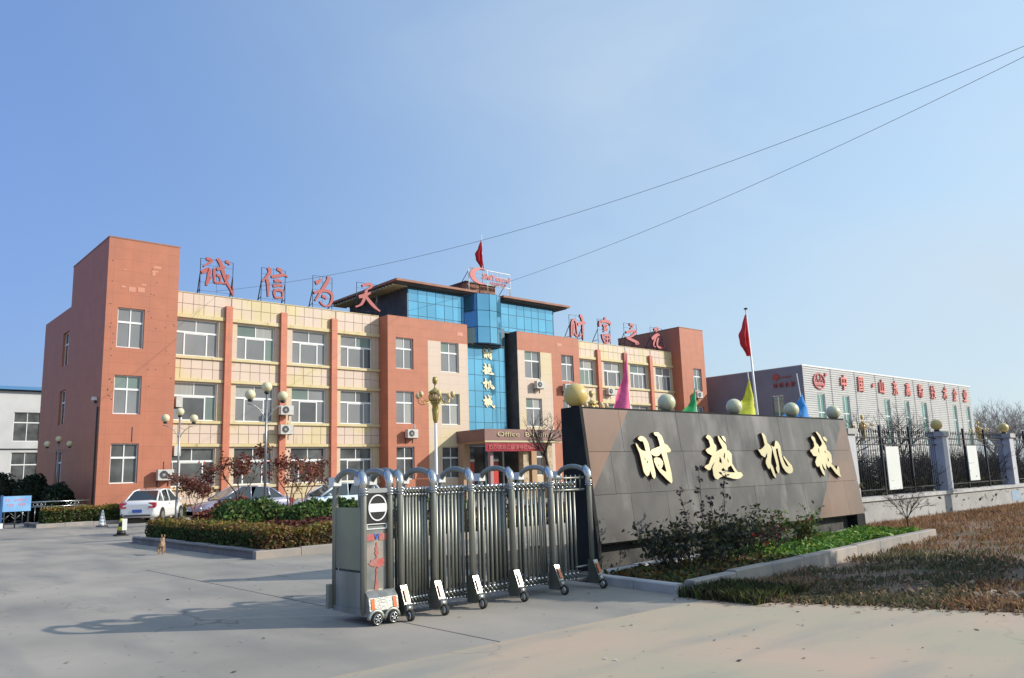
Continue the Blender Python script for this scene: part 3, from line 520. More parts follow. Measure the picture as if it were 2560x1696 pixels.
# faceted oriel
ov = [(34.25, 43.78), (34.70, 42.85), (35.58, 42.55), (36.28, 42.58), (36.95, 42.95), (37.40, 43.78)]
mb = MB(); mb.prism([(x, y) for x, y in ov]+[(37.4, 44.4), (34.25, 44.4)], [], lambda u, v, k: (u, v, 14.42 if k == 0 else 10.80)); mb.build('oriel_core', m_navy, ob)
for i in range(5):
    (xa, ya), (xb, yb) = ov[i], ov[i+1]; L = math.hypot(xb-xa, yb-ya); dx, dy = (xb-xa)/L, (yb-ya)/L; nx, ny = dy, -dx
    for z0, z1 in ((10.84, 12.0), (12.0, 13.18), (13.18, 14.40)):
        mb = MB(); g = .02; P = [(xa+dx*g, ya+dy*g), (xb-dx*g, yb-dy*g)]
        q = [(P[0][0]+nx*.02, P[0][1]+ny*.02), (P[1][0]+nx*.02, P[1][1]+ny*.02), (P[1][0]+nx*.003, P[1][1]+ny*.003), (P[0][0]+nx*.003, P[0][1]+ny*.003)]
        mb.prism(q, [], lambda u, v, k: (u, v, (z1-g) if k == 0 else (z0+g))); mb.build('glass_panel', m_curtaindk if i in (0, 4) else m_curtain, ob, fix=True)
B('oriel_underside', m_scaff, ob, (34.35, 43.1, 10.74, 37.35, 43.7, 10.80))
# roof with eaves
for (x0, x1) in ((28.1, 34.85), (37.35, 44.25)):
    mb = MB(); mb.prism([(x0, 43.0), (x1, 43.0), (x1, 51.9), (x0, 51.9)], [], lambda u, v, k: (u, v, 14.62 if k == 0 else 14.47)); mb.build('roof_edge', m_brown, ob)
    B('eaves_soffit', m_darkstone, ob, (x0+.2, 43.2, 14.36, x1-.2, 51.7, 14.465))
B('roof_slab', m_roof, ob, (34.85, 43.9, 14.36, 37.35, 51.9, 14.6))
sl_ = MB(); sl_.box(0, 0, 0, 1.15, .12, .09); sm_ = sl_.mesh('rafter', m_slat)
for i in range(21): link('rafter', sm_, ob, loc=Vector((28.18, 43.6+i*.4, 14.27))-ORG[ob.name])
B('roof_turret', M('brown brick turret', (.33, .17, .11), (.22, .11, .08), 4, .85, bump=.3, joints=(.25, .08, .012)), ob, (34.6, 43.95, 14.42, 37.35, 45.8, 15.42))
B('turret_cap', m_darkstone, ob, (34.5, 43.85, 15.42, 37.45, 45.9, 15.50))
# --- entrance canopy
B('canopy', m_maroon, ob, (32.76, 40.0, 3.86, 39.66, 43.0, 4.62)); B('canopy_soffit', m_soffit, ob, (32.86, 40.1, 3.74, 39.56, 42.98, 3.858))
B('canopy_edge_strip', m_slat, ob, (32.74, 39.96, 3.76, 39.68, 39.998, 3.86))
put_text('canopy_lettering', 'Office  Building', 4.95, .40, (33.8, 39.992, 4.04), m_gold, ob, bold=-.004, depth=.05)
B('entrance_pier', m_soffit, ob, (32.85, 42.4, 0, 33.4, 42.99, 3.74)); B('entrance_pier', m_soffit, ob, (39.0, 42.4, 0, 39.5, 42.99, 3.74))
for x in (36.5, 38.75): B('stone_column', m_stonecol, ob, (x-.24, 40.25, 0, x+.24, 40.73, 3.74))
B('column', M('pink granite column', (.36, .24, .24), rough=.4), ob, (33.42, 40.3, 0, 33.68, 40.56, 3.74))
B('entrance_wall', m_glasslow, ob, (33.9, 44.30, 0, 38.5, 44.38, 3.74))
for x in (34.4, 36.2, 37.9): B('door_post', m_white if x == 37.9 else m_mull, ob, (x-.05, 44.2, 0, x+.05, 44.29, 3.7))
for x in (34.75, 36.95): B('door_couplet', m_redpaint, ob, (x-.26, 44.0, .3, x+.26, 44.02, 2.55)); B('door_lintel_sign', m_white, ob, (x-.3, 44.0, 2.62, x+.3, 44.03, 2.78))
bn = thing('banner', 'long red cloth banner with white characters hanging under the entrance canopy', 'banner', (35.2, 39.93, 3.2))
mb = MB(); N = 24
for i in range(N):
    xa, xb = 32.72+i*5.06/N, 32.72+(i+1)*5.06/N; f = lambda x: 39.92+.02*math.sin(x*5)
    mb.quad([(xa, f(xa), 3.17), (xb, f(xb), 3.17), (xb, f(xb)-.01, 3.72), (xa, f(xa)-.01, 3.72)])
mb.build('banner_cloth', m_banner, bn); put_text('banner_lettering', '热烈欢迎各级领导莅临指导', 4.5, .32, (32.98, 39.89, 3.29), m_letterp, bn, bold=.015, depth=.01)
B('banner_cord', m_scaff, bn, (32.70, 39.90, 3.72, 37.80, 39.93, 3.75))
# --- gold characters on the glass
def hero(k, cx, cz, sc_, Yf, parent, name, mats, dep, tilt=None):
    ps = HERO[k]; al = [p for o, h in ps for p in o]; mx = (min(p[0] for p in al)+max(p[0] for p in al))/2; mz = (min(p[1] for p in al)+max(p[1] for p in al))/2
    mb = MB()
    for o, h in ps:
        for l in [o]: pass
        fn = lambda u, v, kk: (cx+(u-mx)*sc_, (Yf(cz+(v-mz)*sc_) if callable(Yf) else Yf)-(dep if kk == 0 else .004), cz+(v-mz)*sc_)
        mb.prism(o, h, fn, side=1)
    return mb.build(name, mats, parent)
for k, z, s in (('shi', 10.27, .98), ('yue', 9.17, .95), ('ji', 8.08, .95), ('xie', 6.85, .98)): hero(k, 36.25, z, s, G_-.06, ob, 'gold_character', [m_goldpale, m_goldpale], .07)

# ============================================================ ROOFTOP LETTERING
def roof_letter(key, meaning, x0, x1, xb, zt=14.32, mat=m_letter, n=0, ex=''):
    t = thing('rooftop_letter', meaning, 'rooftop letter', ((x0+x1)/2, 44.4, 12.17), 'red characters standing on the roof edge')
    mb = MB()
    for x in (x0, x1): mb.tube([(x, 44.42, 12.17), (x, 44.42, zt)], .022, 5)
    for z in (12.45, 12.95, 13.45, 13.95, zt): mb.tube([(x0, 44.42, z), (x1, 44.42, z)], .008 if z < zt else .012, 4)
    mb.tube([((x0+x1)/2, 44.42, 12.4), ((x0+x1)/2, 44.42, zt)], .008, 4); mb.build('letter_grid', m_scaff, t)
    mb = MB()
    for x in (x0, x1): mb = MB(); mb.tube([(x, 44.42, 13.45), (x+.28, 45.75, 11.9)], .032, 5); mb.tube([(x, 44.42, 12.55), (x+.2, 45.2, 12.55)], .022, 5); mb.build('brace', m_scaff, t)
    mb = MB(); yo = 44.34
    for si, (pts, wd) in enumerate(ROOF[key]):
        yy = 44.34-.0025*si; ps = [Vector((a, b)) for a, b in pts]; q = []      # soften the stroke
        for i in range(len(ps)-1): q += [ps[i], ps[i].lerp(ps[i+1], .5)]
        q.append(ps[-1]); q2 = [q[0]]+[(q[i-1]+q[i]*2+q[i+1])/4 for i in range(1, len(q)-1)]+[q[-1]]
        L, R = [], []; n_ = len(q2)
        for i, p in enumerate(q2):
            d = q2[min(i+1, n_-1)]-q2[max(i-1, 0)]; d.normalize(); nn = Vector((-d.y, d.x)); tt = i/(n_-1); ww = wd*.68*(.6+.6*math.sin(math.pi*min(1, tt*1.15+.12))**.6 if n_ > 2 else 1)
            L.append(p+nn*ww); R.append(p-nn*ww)
        for i in range(n_-1):
            quad = [L[i], L[i+1], R[i+1], R[i]]; F = [(v.x, yy-.16, v.y) for v in quad]; K = [(v.x, yy, v.y) for v in quad]
            mb.mi = 0; mb.quad(F[::-1]); mb.quad(K); mb.mi = 1; mb.quad([F[0], F[1], K[1], K[0]]); mb.quad([F[3], K[3], K[2], F[2]])
            if i == 0: mb.quad([F[0], K[0], K[3], F[3]])
            if i == n_-2: mb.quad([F[1], F[2], K[2], K[1]])
    mb.build('character', [mat, m_letteredge], t); return t
for a in (('cheng', 'largest looking red roof character, with a speech radical, nearest the tall red corner tower', 15.88, 17.76, 15.6),
          ('xin', 'red roof character of a standing man beside stacked bars, second from the left tower', 19.49, 21.0, 19.1),
          ('wei', 'red roof character with a big round hook and two dots, third from the left tower', 22.84, 24.17, 22.4),
          ('tian', 'red roof character with two splayed legs in front of the dark penthouse wall', 25.95, 27.47, 25.5)): roof_letter(*a)
for a in (('cai', 'pink red roof character on the right wing, closest to the glass penthouse', 45.51, 46.98, 44.9),
          ('fu', 'pink red roof character with a boxed field at its foot, second on the right wing', 48.87, 50.41, 48.1),
          ('zhi', 'zigzag pink red roof character on the right wing with a long flat foot', 52.22, 53.9, 51.4),
          ('yuan', 'pink red roof character standing partly against the maroon side of the far tower', 55.8, 57.45, 55.2)): roof_letter(*a, mat=m_letterp)
# logo frame over the entrance
lg = thing('rooftop_logo', 'white framed rooftop sign with a pink crescent and latin lettering above the entrance', 'rooftop sign', (36.5, 43.5, 14.6))
mb = MB()
for x in (34.57, 36.3, 38.48): mb.tube([(x, 43.55, 14.62), (x, 43.55, 16.42)], .035, 6)
for z in (16.42, 15.35): mb.tube([(34.57, 43.55, z), (38.48, 43.55, z)], .035, 6)
for z in (15.75, 16.05): mb.tube([(34.57, 43.56, z), (38.48, 43.56, z)], .012, 4)
for i in range(8): mb.tube([(35.0+i*.45, 43.56, 15.35), (35.0+i*.45, 43.56, 16.42)], .01, 4)
mb.build('sign_frame', m_white, lg)
for x in (34.57, 38.48): mb = MB(); mb.tube([(x, 43.57, 16.2), (x-.1, 45.2, 14.62)], .025, 5); mb.build('brace', m_scaff, lg)
mb = MB(); n = 22
out = [(35.62+1.05*math.cos(t)*.98, 15.90+.62*math.sin(t)) for t in [R_(62)+i*R_(236)/n for i in range(n+1)]]; inn = [(35.80+.72*math.cos(t), 15.90+.52*math.sin(t)) for t in [R_(74)+i*R_(212)/n for i in range(n+1)]]
mb.prism(out+inn[::-1], [], lambda u, v, k: (u, 43.42 if k == 0 else 43.5, v), side=0); mb.build('crescent', m_letterp, lg)
put_text('latin_lettering', 'ShiYuand', 2.75, .42, (35.72, 43.49, 15.72), m_letterp, lg, bold=.03, depth=.06, shear=.2); put_text('small_lettering', '时越机械', 1.5, .24, (36.5, 43.49, 15.38), m_letterp, lg, bold=.02, depth=.04)

# ============================================================ AIR CONDITIONERS
def ac_proto(label):
    t = thing('air_conditioner', label, 'air conditioner', (0, 0, 0), 'outdoor air conditioner units on the office walls')
    mb = MB(); mb.box(-.39, -.33, 0, .39, 0, .54); mb.build('casing', m_ac, t)
    mb = MB(); mb.lathe([(.20, -.004), (.20, -.012)], (-.10, -.33, .28), 20, 'Y'); mb.build('fan_opening', m_black, t)
    mb = MB()
    for k in range(12):
        a = k*math.pi/6; mb.tube([(-.10+.06*math.cos(a), -.347, .28+.06*math.sin(a)), (-.10+.2*math.cos(a), -.345, .28+.2*math.sin(a))], .006, 3)
    for r in (.08, .14, .2): mb.tube([(-.10+r*math.cos(a), -.347, .28+r*math.sin(a)) for a in [i*math.pi/8 for i in range(17)]], .007, 3)
    mb.lathe([(.065, 0), (.065, -.01)], (-.10, -.345, .28), 12, 'Y'); mb.build('fan_grille', m_chromeish, t)
    mb = MB()
    for x in (-.28, .28): mb = MB(); mb.box(x-.02, -.34, -.04, x+.02, .16, 0); mb.box(x-.02, .12, -.3, x+.02, .155, -.04); mb.build('bracket', m_scaff, t)
    mb = MB(); mb.tube([(.36, -.05, .12), (.43, .0, .1), (.44, .13, .3), (.44, .14, .9)], .018, 5); mb.build('hose', m_white, t)
    return t
m_ac = M('aged white casing', (.60, .585, .54), (.52, .50, .46), 4, .5); m_chromeish = M('grey wire grille', (.33, .33, .32), rough=.5)
acs = [(13.84, 42.84, 1.90, 0, 'air conditioner low on the red tower above the white sedan'), (20.77, 43.66, 5.47, 0, 'upper of two air conditioners stacked on the red pilaster behind the tall lamp'),
       (20.77, 43.66, 4.35, 0, 'lower of two air conditioners stacked on the red pilaster behind the tall lamp'), (28.94, 42.84, 4.15, 0, 'air conditioner on the red bay left of the gold lantern'),
       (40.3, 42.84, 7.86, 0, 'air conditioner under the top window of the cream bay right of the glass'), (43.25, 42.84, 7.80, 0, 'air conditioner under the top window of the right red bay'),
       (49.3, 43.91, 7.88, 0, 'air conditioner under a top floor window of the right yellow wing'), (59.95, 42.84, 7.94, 0, 'air conditioner under the top window of the far right tower'),
       (14.42, 43.55, 5.70, math.pi/2, 'air conditioner turned edge on beside the second floor window next to the left tower'), (14.42, 43.55, 3.14, math.pi/2, 'air conditioner turned edge on beside the ground floor window next to the left tower')]
pro = ac_proto(acs[0][4]); pro.location = acs[0][:3]
for a in acs[1:]: dup(pro, a[:3], a[3], a[4])

# ============================================================ OTHER BUILDINGS
m_letterw = M('sun bleached red lettering', (.72, .24, .20), (.62, .18, .15), 1.2, .5)
wh = thing('warehouse', 'long white corrugated warehouse with red characters and green windows at right', 'warehouse', (84, 35, 0))
wx = [(66.6, 68.0), (71.15, 72.6), (79.75, 81.1), (84.4, 85.6), (88.6, 90.0), (97.0, 98.2), (101.0, 102.2)]
mb = MB(); wall(mb, Tf(35), 64.5, 103, 0, 7.95, [(a, b, 3.2, 7.9) for a, b in wx], .15); wall(mb, Tf(35), 64.5, 103, 7.95, 10.27)
mb.quad([(103, 35, 0), (103, 75, 0), (103, 75, 10.27), (103, 35, 10.27)]); mb.build('front_wall', m_ware, wh)
mb = MB()
for i in range(50):
    z = .2+i*.2; segs = [64.5]+[q for a, b in wx for q in (a, b)]+[103] if 3.2 < z+.05 < 7.9 else [64.5, 103]
    for k in range(0, len(segs), 2): mb.box(segs[k], 34.955, z, segs[k+1], 34.998, z+.11)
mb.build('cladding_rib', m_ware, wh, 'stuff')
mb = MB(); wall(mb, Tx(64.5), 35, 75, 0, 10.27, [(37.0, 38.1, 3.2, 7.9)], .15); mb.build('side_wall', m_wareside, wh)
B('roof', m_ware, wh, (64.5, 35, 10.27, 103, 75, 10.32)); B('roof_trim', m_white, wh, (64.4, 34.93, 10.22, 103.1, 35.0, 10.36))
for x in (69.4, 74.0, 78.3, 82.5, 87.1, 91.2, 95.5, 99.5): B('panel_joint', m_plinth, wh, (x-.06, 34.94, .1, x+.06, 34.953, 10.2))
for a, b in wx:
    mb = MB()
    for x in (a, (a+b)/2-.04, b-.08): mb.box(x, 35.08, 3.2, x+.08, 35.13, 7.9)
    for z in (3.2, 4.7, 6.2, 7.82): mb.box(a, 35.075, z, b, 35.08, z+.09)
    wo = mb.build('window', m_frame, wh)
    for x0, x1 in ((a+.08, (a+b)/2-.04), ((a+b)/2+.04, b-.08)):
        for z0, z1 in ((3.29, 4.7), (4.79, 6.2), (6.29, 7.82)): pane(wo, Tf(35), x0, x1, z0, z1, .10, m_greenglass)
mb = MB()
for z in (3.2, 5.5, 7.8): mb.box(64.56, 37.0, z, 64.62, 38.1, z+.09)
mb.box(64.56, 37.5, 3.2, 64.62, 37.6, 7.9); wo = mb.build('window', m_frame, wh)
for y0, y1 in ((37.0, 37.5), (37.6, 38.1)):
    for z0, z1 in ((3.3, 5.5), (5.6, 7.8)): pane(wo, Tx(64.5), y0, y1, z0, z1, .09, m_greenglass)
for i, ch in enumerate('中国·山东高新技术企业'):
    x = [71.0, 74.4, 77.35, 78.8, 81.9, 84.9, 88.0, 91.2, 94.5, 97.4, 100.4][i]
    put_text('red_character', ch, .45 if ch == '·' else 1.15, .40 if ch == '·' else 1.42, (x, 34.95, 8.95 if ch == '·' else 8.42), m_letterw, wh, bold=.018, depth=.14, shear=.12)
mb = MB(); cx, cz = 67.1, 9.0
ring = lambda r, q: [(cx+r*q*math.cos(t*math.pi/16), cz+r*math.sin(t*math.pi/16)) for t in range(32)]
mb.prism(ring(.72, 1.45), [ring(.60, 1.5)[::-1]], lambda u, v, k: (u, 34.85 if k == 0 else 34.95, v)); mb.box(66.25, 34.87, 8.62, 67.95, 34.95, 8.86)
mb.lathe([(.17, 0), (.17, -.1)], (68.35, 34.95, 9.66), 12, 'Y'); mb.build('round_emblem', m_letterp, wh)
put_text('emblem_lettering', '人人', 1.25, .62, (66.48, 34.95, 8.92), m_letterp, wh, bold=.03, depth=.08)
B('side_logo', m_letter, wh, (64.40, 36.0, 9.40, 64.49, 37.4, 9.46))
mb = MB(); mb.lathe([(.32, 0), (.32, -.06)], (64.49, 37.55, 9.5), 14, 'X'); mb.build('side_logo_crescent', m_letter, wh)
for i, ch in enumerate('时越机械'): put_text('side_character', ch, .42, .42, (64.48, 37.85-i*.55, 8.55), m_letter, wh, rotz=-math.pi/2, bold=.04, depth=.05)

fa = thing('factory_hall', 'white two storey factory hall with blue roof edge behind the left tower', 'factory', (0, 85, 0))
fo = [(x, x+2.2, c, d) for x in (-17, -11.8, -6.6, -1.4, 3.7, 8.8, 14.0) for c, d in ((2.0, 5.15), (6.16, 8.82))]
mb = MB(); wall(mb, Tf(85), -36, 20, 0, 10.85, fo); mb.quad([(20, 85, 0), (20, 110, 0), (20, 110, 10.85), (20, 85, 10.85)]); mb.build('wall', m_fac, fa)
B('floor_line', m_scaff, fa, (-36, 84.92, 5.40, 20, 84.998, 5.50)); B('roof_edge', m_fblue, fa, (-36.3, 84.5, 10.85, 20.3, 110, 11.15)); B('roof_gutter', m_scaff, fa, (-36, 84.85, 10.75, 20, 84.998, 10.848))
for o in fo: window(fa, Tf(85), *o, 'narrow', m_glasslow)
# ============================================================ THE STONE NAME WALL
sg = thing('stone_sign', 'long sloping grey and brown granite name wall with four gold characters', 'stone sign', (13.9, 9.1, 0))
SX0, SX1, SZ0, SZ1 = 9.47, 18.38, .42, 2.57
YF = lambda z: 8.77+(z-.4)*(.26/2.16)
mb = MB(); prof = [(8.80, .40), (9.055, 2.56), (9.45, 2.56), (9.45, 0), (9.15, 0), (9.15, .40)]
mb.prism(prof, [], lambda u, v, k: (SX0 if k == 0 else SX1-.02, u, v)); mb.build('black_core', m_granbk, sg, fix=True)
mb = MB(); mb.prism([(8.765, 0), (8.765, .40), (9.028, 2.585), (9.46, 2.585), (9.46, 0)], [], lambda u, v, k: (9.40 if k == 0 else 9.468, u, v)); mb.build('black_end_slab', m_granbk, sg, fix=True)
mb = MB(); mb.prism([(8.775, 0), (8.775, .415), (9.14, .415), (9.14, 0)], [], lambda u, v, k: (18.0 if k == 0 else 18.38, u, v)); mb.build('end_pier', m_granbk, sg, fix=True)
B('top_slab', m_granbk, sg, (9.42, 9.06, 2.562, 18.4, 9.47, 2.60)); B('base_wall', m_base, sg, (9.5, 9.0, 0, 17.98, 9.14, .40))
def clip(poly, a, b, c):        # keep a*u + b*v + c >= 0
    out = []
    for i in range(len(poly)):
        p, q = poly[i], poly[(i+1) % len(poly)]; dp, dq = a*p[0]+b*p[1]+c, a*q[0]+b*q[1]+c
        if dp >= 0: out.append(p)
        if dp*dq < 0: t = dp/(dp-dq); out.append((p[0]+(q[0]-p[0])*t, p[1]+(q[1]-p[1])*t))
    return out
def line(p, q): return (q[1]-p[1], -(q[0]-p[0]), -(q[1]-p[1])*p[0]+(q[0]-p[0])*p[1])     # >= 0 to the right going up
l1 = line((9.54, 1.33), (10.63, 2.60)); l2 = line((16.30, .42), (18.28, 2.60))
zs = [SZ0, 1.17, 1.86, SZ1]; rows = [[SX0, 10.35, 11.3, 12.2, 13.15, 14.05, 15.0, 15.9, 16.85, 17.7, SX1], [SX0, 10.0, 10.9, 11.95, 12.6, 13.55, 14.5, 15.4, 16.3, 17.3, SX1], [SX0, 10.35, 11.25, 11.92, 12.62, 13.5, 14.43, 15.4, 16.3, 17.25, SX1]]
for r in range(3):
    for k in range(len(rows[r])-1):
        g = .003; cell = [(rows[r][k]+g, zs[r]+g), (rows[r][k+1]-g, zs[r]+g), (rows[r][k+1]-g, zs[r+1]-g), (rows[r][k]+g, zs[r+1]-g)]; j = random.uniform(-.002, .002)
        for part, m in ((clip(clip(cell, *l1), *[-x for x in l2]), m_granite), (clip(cell, *[-x for x in l1]), m_granbr), (clip(cell, *l2), m_granbr)):
            if len(part) < 3 or abs(sum(part[i][0]*part[(i+1) % len(part)][1]-part[(i+1) % len(part)][0]*part[i][1] for i in range(len(part)))) < .004: continue
            mb = MB(); mb.prism(part, [], lambda u, v, kk: (u, YF(v)+(j if kk == 0 else .03), v)); mb.build('granite_slab', m, sg)
def herosign(k):
    mb = MB()
    for o, h in HERO[k]: mb.prism(o, h, lambda u, v, kk: (u, YF(v)-(.068 if kk == 0 else .012), v), side=1)
    o = mb.build('gold_character', [m_gold, m_goldside], sg); return o
for k in ('shi', 'yue', 'ji', 'xie'): herosign(k)
gp = [(9.52, .20, 'big yellow lamp globe at the near left end of the stone wall top'), (11.93, .165, 'lamp globe on the stone wall top between the pink and green pennants'),
      (14.13, .162, 'lamp globe on the stone wall top just left of the yellow pennant'), (16.35, .165, 'lamp globe on the stone wall top beside the blue pennant'), (18.25, .165, 'lamp globe at the far right end of the stone wall top')]
for i, (x, r, l) in enumerate(gp):
    t = thing('globe_lamp', l, 'globe lamp', (x, 9.22, 2.60), 'globe lamps on the stone name wall'); mb = MB(); mb.sphere((x, 9.22, 2.60+r*1.0), r, 24, 16); mb.build('globe', m_globey if i == 0 else m_globeg, t)
    mb = MB(); mb.lathe([(.09, 0), (.09, .03), (.07, .05)], (x, 9.22, 2.60), 12); mb.build('globe_base', m_black, t)

# ============================================================ THE FOLDING GATE
gt = thing('folding_gate', 'retractable stainless steel accordion gate on small wheels across the driveway', 'gate', (6.4, 8.0, 0))
YN, YB = 7.72, 8.34
def arch(x, wheel=True, lead=False):
    mb = MB(); r = .034; c = (YN+YB)/2; hw = (YB-YN)/2; pts = [(x, YN, .12), (x, YN, 1.42)]
    pts += [(x, c-hw*math.cos(a), 1.42+.20*math.sin(a)**.8) for a in [math.pi*i/12 for i in range(1, 12)]]+[(x, YB, 1.42), (x, YB, .12)]
    mb.tube(pts, r, 8); mb.box(x-.028, YN, .10, x+.028, YB, .16); fr = mb.build('arch_frame', m_steel, gt)
    mb = MB(); mb.tube([(x, YN, 1.36), (x, YN, 1.49), (x, YN+.02, 1.55), (x, YN+.07, 1.61)], [.043, .046, .05, .036], 10)
    for z in (1.36, 1.39, 1.42): mb.lathe([(.048, -.006), (.052, 0), (.048, .006)], (x, YN, z), 12)
    mb.build('chrome_sleeve', m_chrome, fr)
    mb = MB(); mb.box(x-.05, YB-.05, 1.46, x+.05, YB+.07, 1.56); mb.build('reflector_cap', m_white, fr)
    if wheel:
        mb = MB(); mb.prism([(YN-.05, .365), (YN+.04, .365), (YN+.06, .06), (YN-.10, .06), (YN-.16, .10), (YN-.12, .17)], [], lambda u, v, k: (x-.042 if k == 0 else x+.042, u, v)); mb.build('wheel_fairing', m_steeldk, fr, fix=True)
        mb = MB(); mb.quad([(x-.042, YN-.136, .175), (x+.042, YN-.136, .175), (x+.042, YN-.052, .365), (x-.042, YN-.052, .365)]); mb.tube([(x-.04, YN-.14, .13), (x+.04, YN-.14, .13)], .038, 8); mb.build('fairing_cover', m_bumper, fr)
        mb = MB(); mb.quad([(x-.022, YN-.131, .20), (x+.022, YN-.131, .20), (x+.022, YN-.076, .325), (x-.022, YN-.076, .325)]); o = mb.build('reflector', m_orange, fr); o.location.y -= .012
        mb = MB(); mb.lathe([(.0565, -.022), (.060, -.012), (.060, .012), (.0565, .022)], (x+.0, YN-.185, .06), 16, 'X'); mb.build('wheel', m_rubber, fr)
        mb = MB(); mb.lathe([(.02, -.026), (.043, -.025), (.043, .025), (.02, .026)], (x, YN-.185, .06), 12, 'X'); mb.build('wheel_hub', m_chrome, fr)
    return fr
FX = [5.07, 5.53, 6.08, 6.73, 7.42, 8.15]
arch(4.60, False); arch(4.93, False)
for x in FX: arch(x)
tb = MB(); tb.tube([(0, 0, .17), (0, 0, 1.36)], .019, 6); tbm = tb.mesh('upright_tube', m_steel); td = MB(); td.tube([(0, 0, .17), (0, 0, 1.36)], .0165, 6); tdm = td.mesh('upright_tube', m_steeldk)
links = MB(); caps = MB()
xs_all = []
for a, b in zip([5.07]+FX[1:-1], FX[1:]):
    n = 9 if b < 8.1 else 7; end = b-.05 if b < 8.1 else 7.95
    xs_all.append([a+.055+(end-a-.06)*i/(n-1) for i in range(n)])
for g in xs_all:
    for i, x in enumerate(g):
        for y, me in ((YN+.10, tbm), (YB-.10, tdm)): link('upright_tube', me, gt, loc=Vector((x+random.uniform(-.004, .004), y, 0))-ORG[gt.name])
        for y in (YN+.085, YB-.085):
            for z in (1.40, 1.34, .20, .13): caps.lathe([(.016, -.016), (.023, 0), (.016, .016)], (x, y, z), 8)
            caps.tube([(x, y, 1.36), (x, y, 1.42)], .010, 5)
    for i in range(len(g)-1):
        x0, x1 = g[i], g[i+1]
        for z0, z1 in ((1.34, 1.40), (.13, .20)):
            links.tube([(x0, YN+.08, z0), (x1, YB-.08, z1)], .009, 4); links.tube([(x1, YN+.08, z0), (x0, YB-.08, z1)], .009, 4)
            links.tube([(x0, YN+.075, z1), (x1, YN+.075, z0)], .010, 4); links.tube([(x0, YN+.09, z0), (x1, YN+.09, z1)], .010, 4)
links.build('scissor_link', m_steeldk, gt, 'stuff'); caps.build('link_pivot', m_chrome, gt, 'stuff')
mb = MB()
for z in (1.46, 1.30): mb.tube([(7.5, YN+.07, z), (8.12, YN+.07, z)], .016, 6)
for i in range(6): mb.tube([(7.6+i*.09, YN+.07, 1.30), (7.6+i*.09, YN+.07, 1.50)], .008, 4)
for z in (.28, .12): mb.tube([(7.9, YN+.07, z), (8.12, YN+.07, z)], .014, 6)
mb.build('stop_rail', m_steel, gt)
# the motor head
X0, X1 = 4.64, 4.90
B('head_end_panel', m_panel, gt, (4.585, YN+.045, .56, 4.615, YB-.045, 1.22)); B('head_end_panel', m_steel, gt, (4.583, YN+.045, .11, 4.615, YB-.045, .535))
B('head_body', m_steeldk, gt, (4.62, YN+.05, .10, 4.92, YB-.05, 1.20)); B('head_front_plate', m_headplate, gt, (X0, YN+.02, .28, X1, YN+.045, 1.02))
B('head_bumper_rear', m_steel, gt, (4.52, YB-.0, .12, 4.66, YB+.06, .38))
B('sign_head', m_black, gt, (X0-.005, YN-.005, 1.055, X1+.005, YN+.045, 1.375)); B('sign_head_top', m_chrome, gt, (X0-.01, YN-.02, 1.375, X1+.01, YN+.05, 1.425))
mb = MB(); mb.prism([(4.77+.118*math.cos(t*math.pi/18), 1.215+.142*math.sin(t*math.pi/18)) for t in range(36)], [[(4.77+.104*math.cos(-t*math.pi/18), 1.215+.128*math.sin(-t*math.pi/18)) for t in range(36)]], lambda u, v, k: (u, YN-.014 if k == 0 else YN-.006, v))
mb.box(4.668, YN-.014, 1.17, 4.872, YN-.006, 1.26); mb.build('stop_symbol', m_white, gt)
mb = MB()
for b in ((X0, .985, X1, .995), (X0, 1.035, X1, 1.045), (X0, .995, X0+.012, 1.035), (X1-.012, .995, X1, 1.035)): mb.box(b[0], YN+.008, b[1], b[2], YN+.0195, b[3])
mb.build('plate_frame', m_white, gt)
B('painted_ribbon', m_fadedred, gt, (X0+.005, YN+.012, .865, 4.74, YN+.0195, .935), (4.80, YN+.012, .865, X1-.002, YN+.0195, .935))
mb = MB(); mb.prism([(4.735, .935), (4.765, .875), (4.775, .875), (4.805, .935), (4.785, .935), (4.77, .90), (4.755, .935)], [], lambda u, v, k: (u, YN+.009 if k == 0 else YN+.0195, v)); mb.build('painted_letter', m_bluepaint, gt)
mb = MB(); pr_ = lambda pts: mb.prism(pts, [], lambda u, v, k: (u, YN+.013 if k == 0 else YN+.0195, v))
pr_([(4.77, .845), (4.782, .828), (4.77, .812), (4.758, .828)]); pr_([(4.77, .81), (4.795, .78), (4.785, .755), (4.80, .73), (4.77, .69), (4.745, .73), (4.757, .755), (4.747, .78)])
pr_([(4.77, .70), (4.80, .665), (4.845, .675), (4.875, .645), (4.85, .62), (4.87, .585), (4.83, .59), (4.79, .57), (4.77, .59), (4.745, .585), (4.70, .60), (4.665, .625), (4.695, .64), (4.70, .665), (4.745, .665)])
pr_([(4.768, .575), (4.778, .56), (4.772, .52), (4.785, .44), (4.80, .31), (4.77, .325), (4.735, .31), (4.757, .44), (4.765, .52), (4.76, .56)]); mb.build('painted_knot', m_fadedred, gt)
mb = MB(); mb.prism([(YN+.05, .36), (YN-.03, .345), (YN-.10, .28), (YN-.125, .15), (YN-.08, .09), (YN+.05, .09)], [], lambda u, v, k: (4.60 if k == 0 else 4.96, u, v)); mb.build('bumper', m_bumper, gt, fix=True)
for x in (4.645, 4.915):
    mb = MB(); mb.quad([(x-.022, YN-.122, .165), (x+.022, YN-.122, .165), (x+.022, YN-.10, .275), (x-.022, YN-.10, .275)]); o = mb.build('reflector', m_orange, gt); o.location.y -= .006
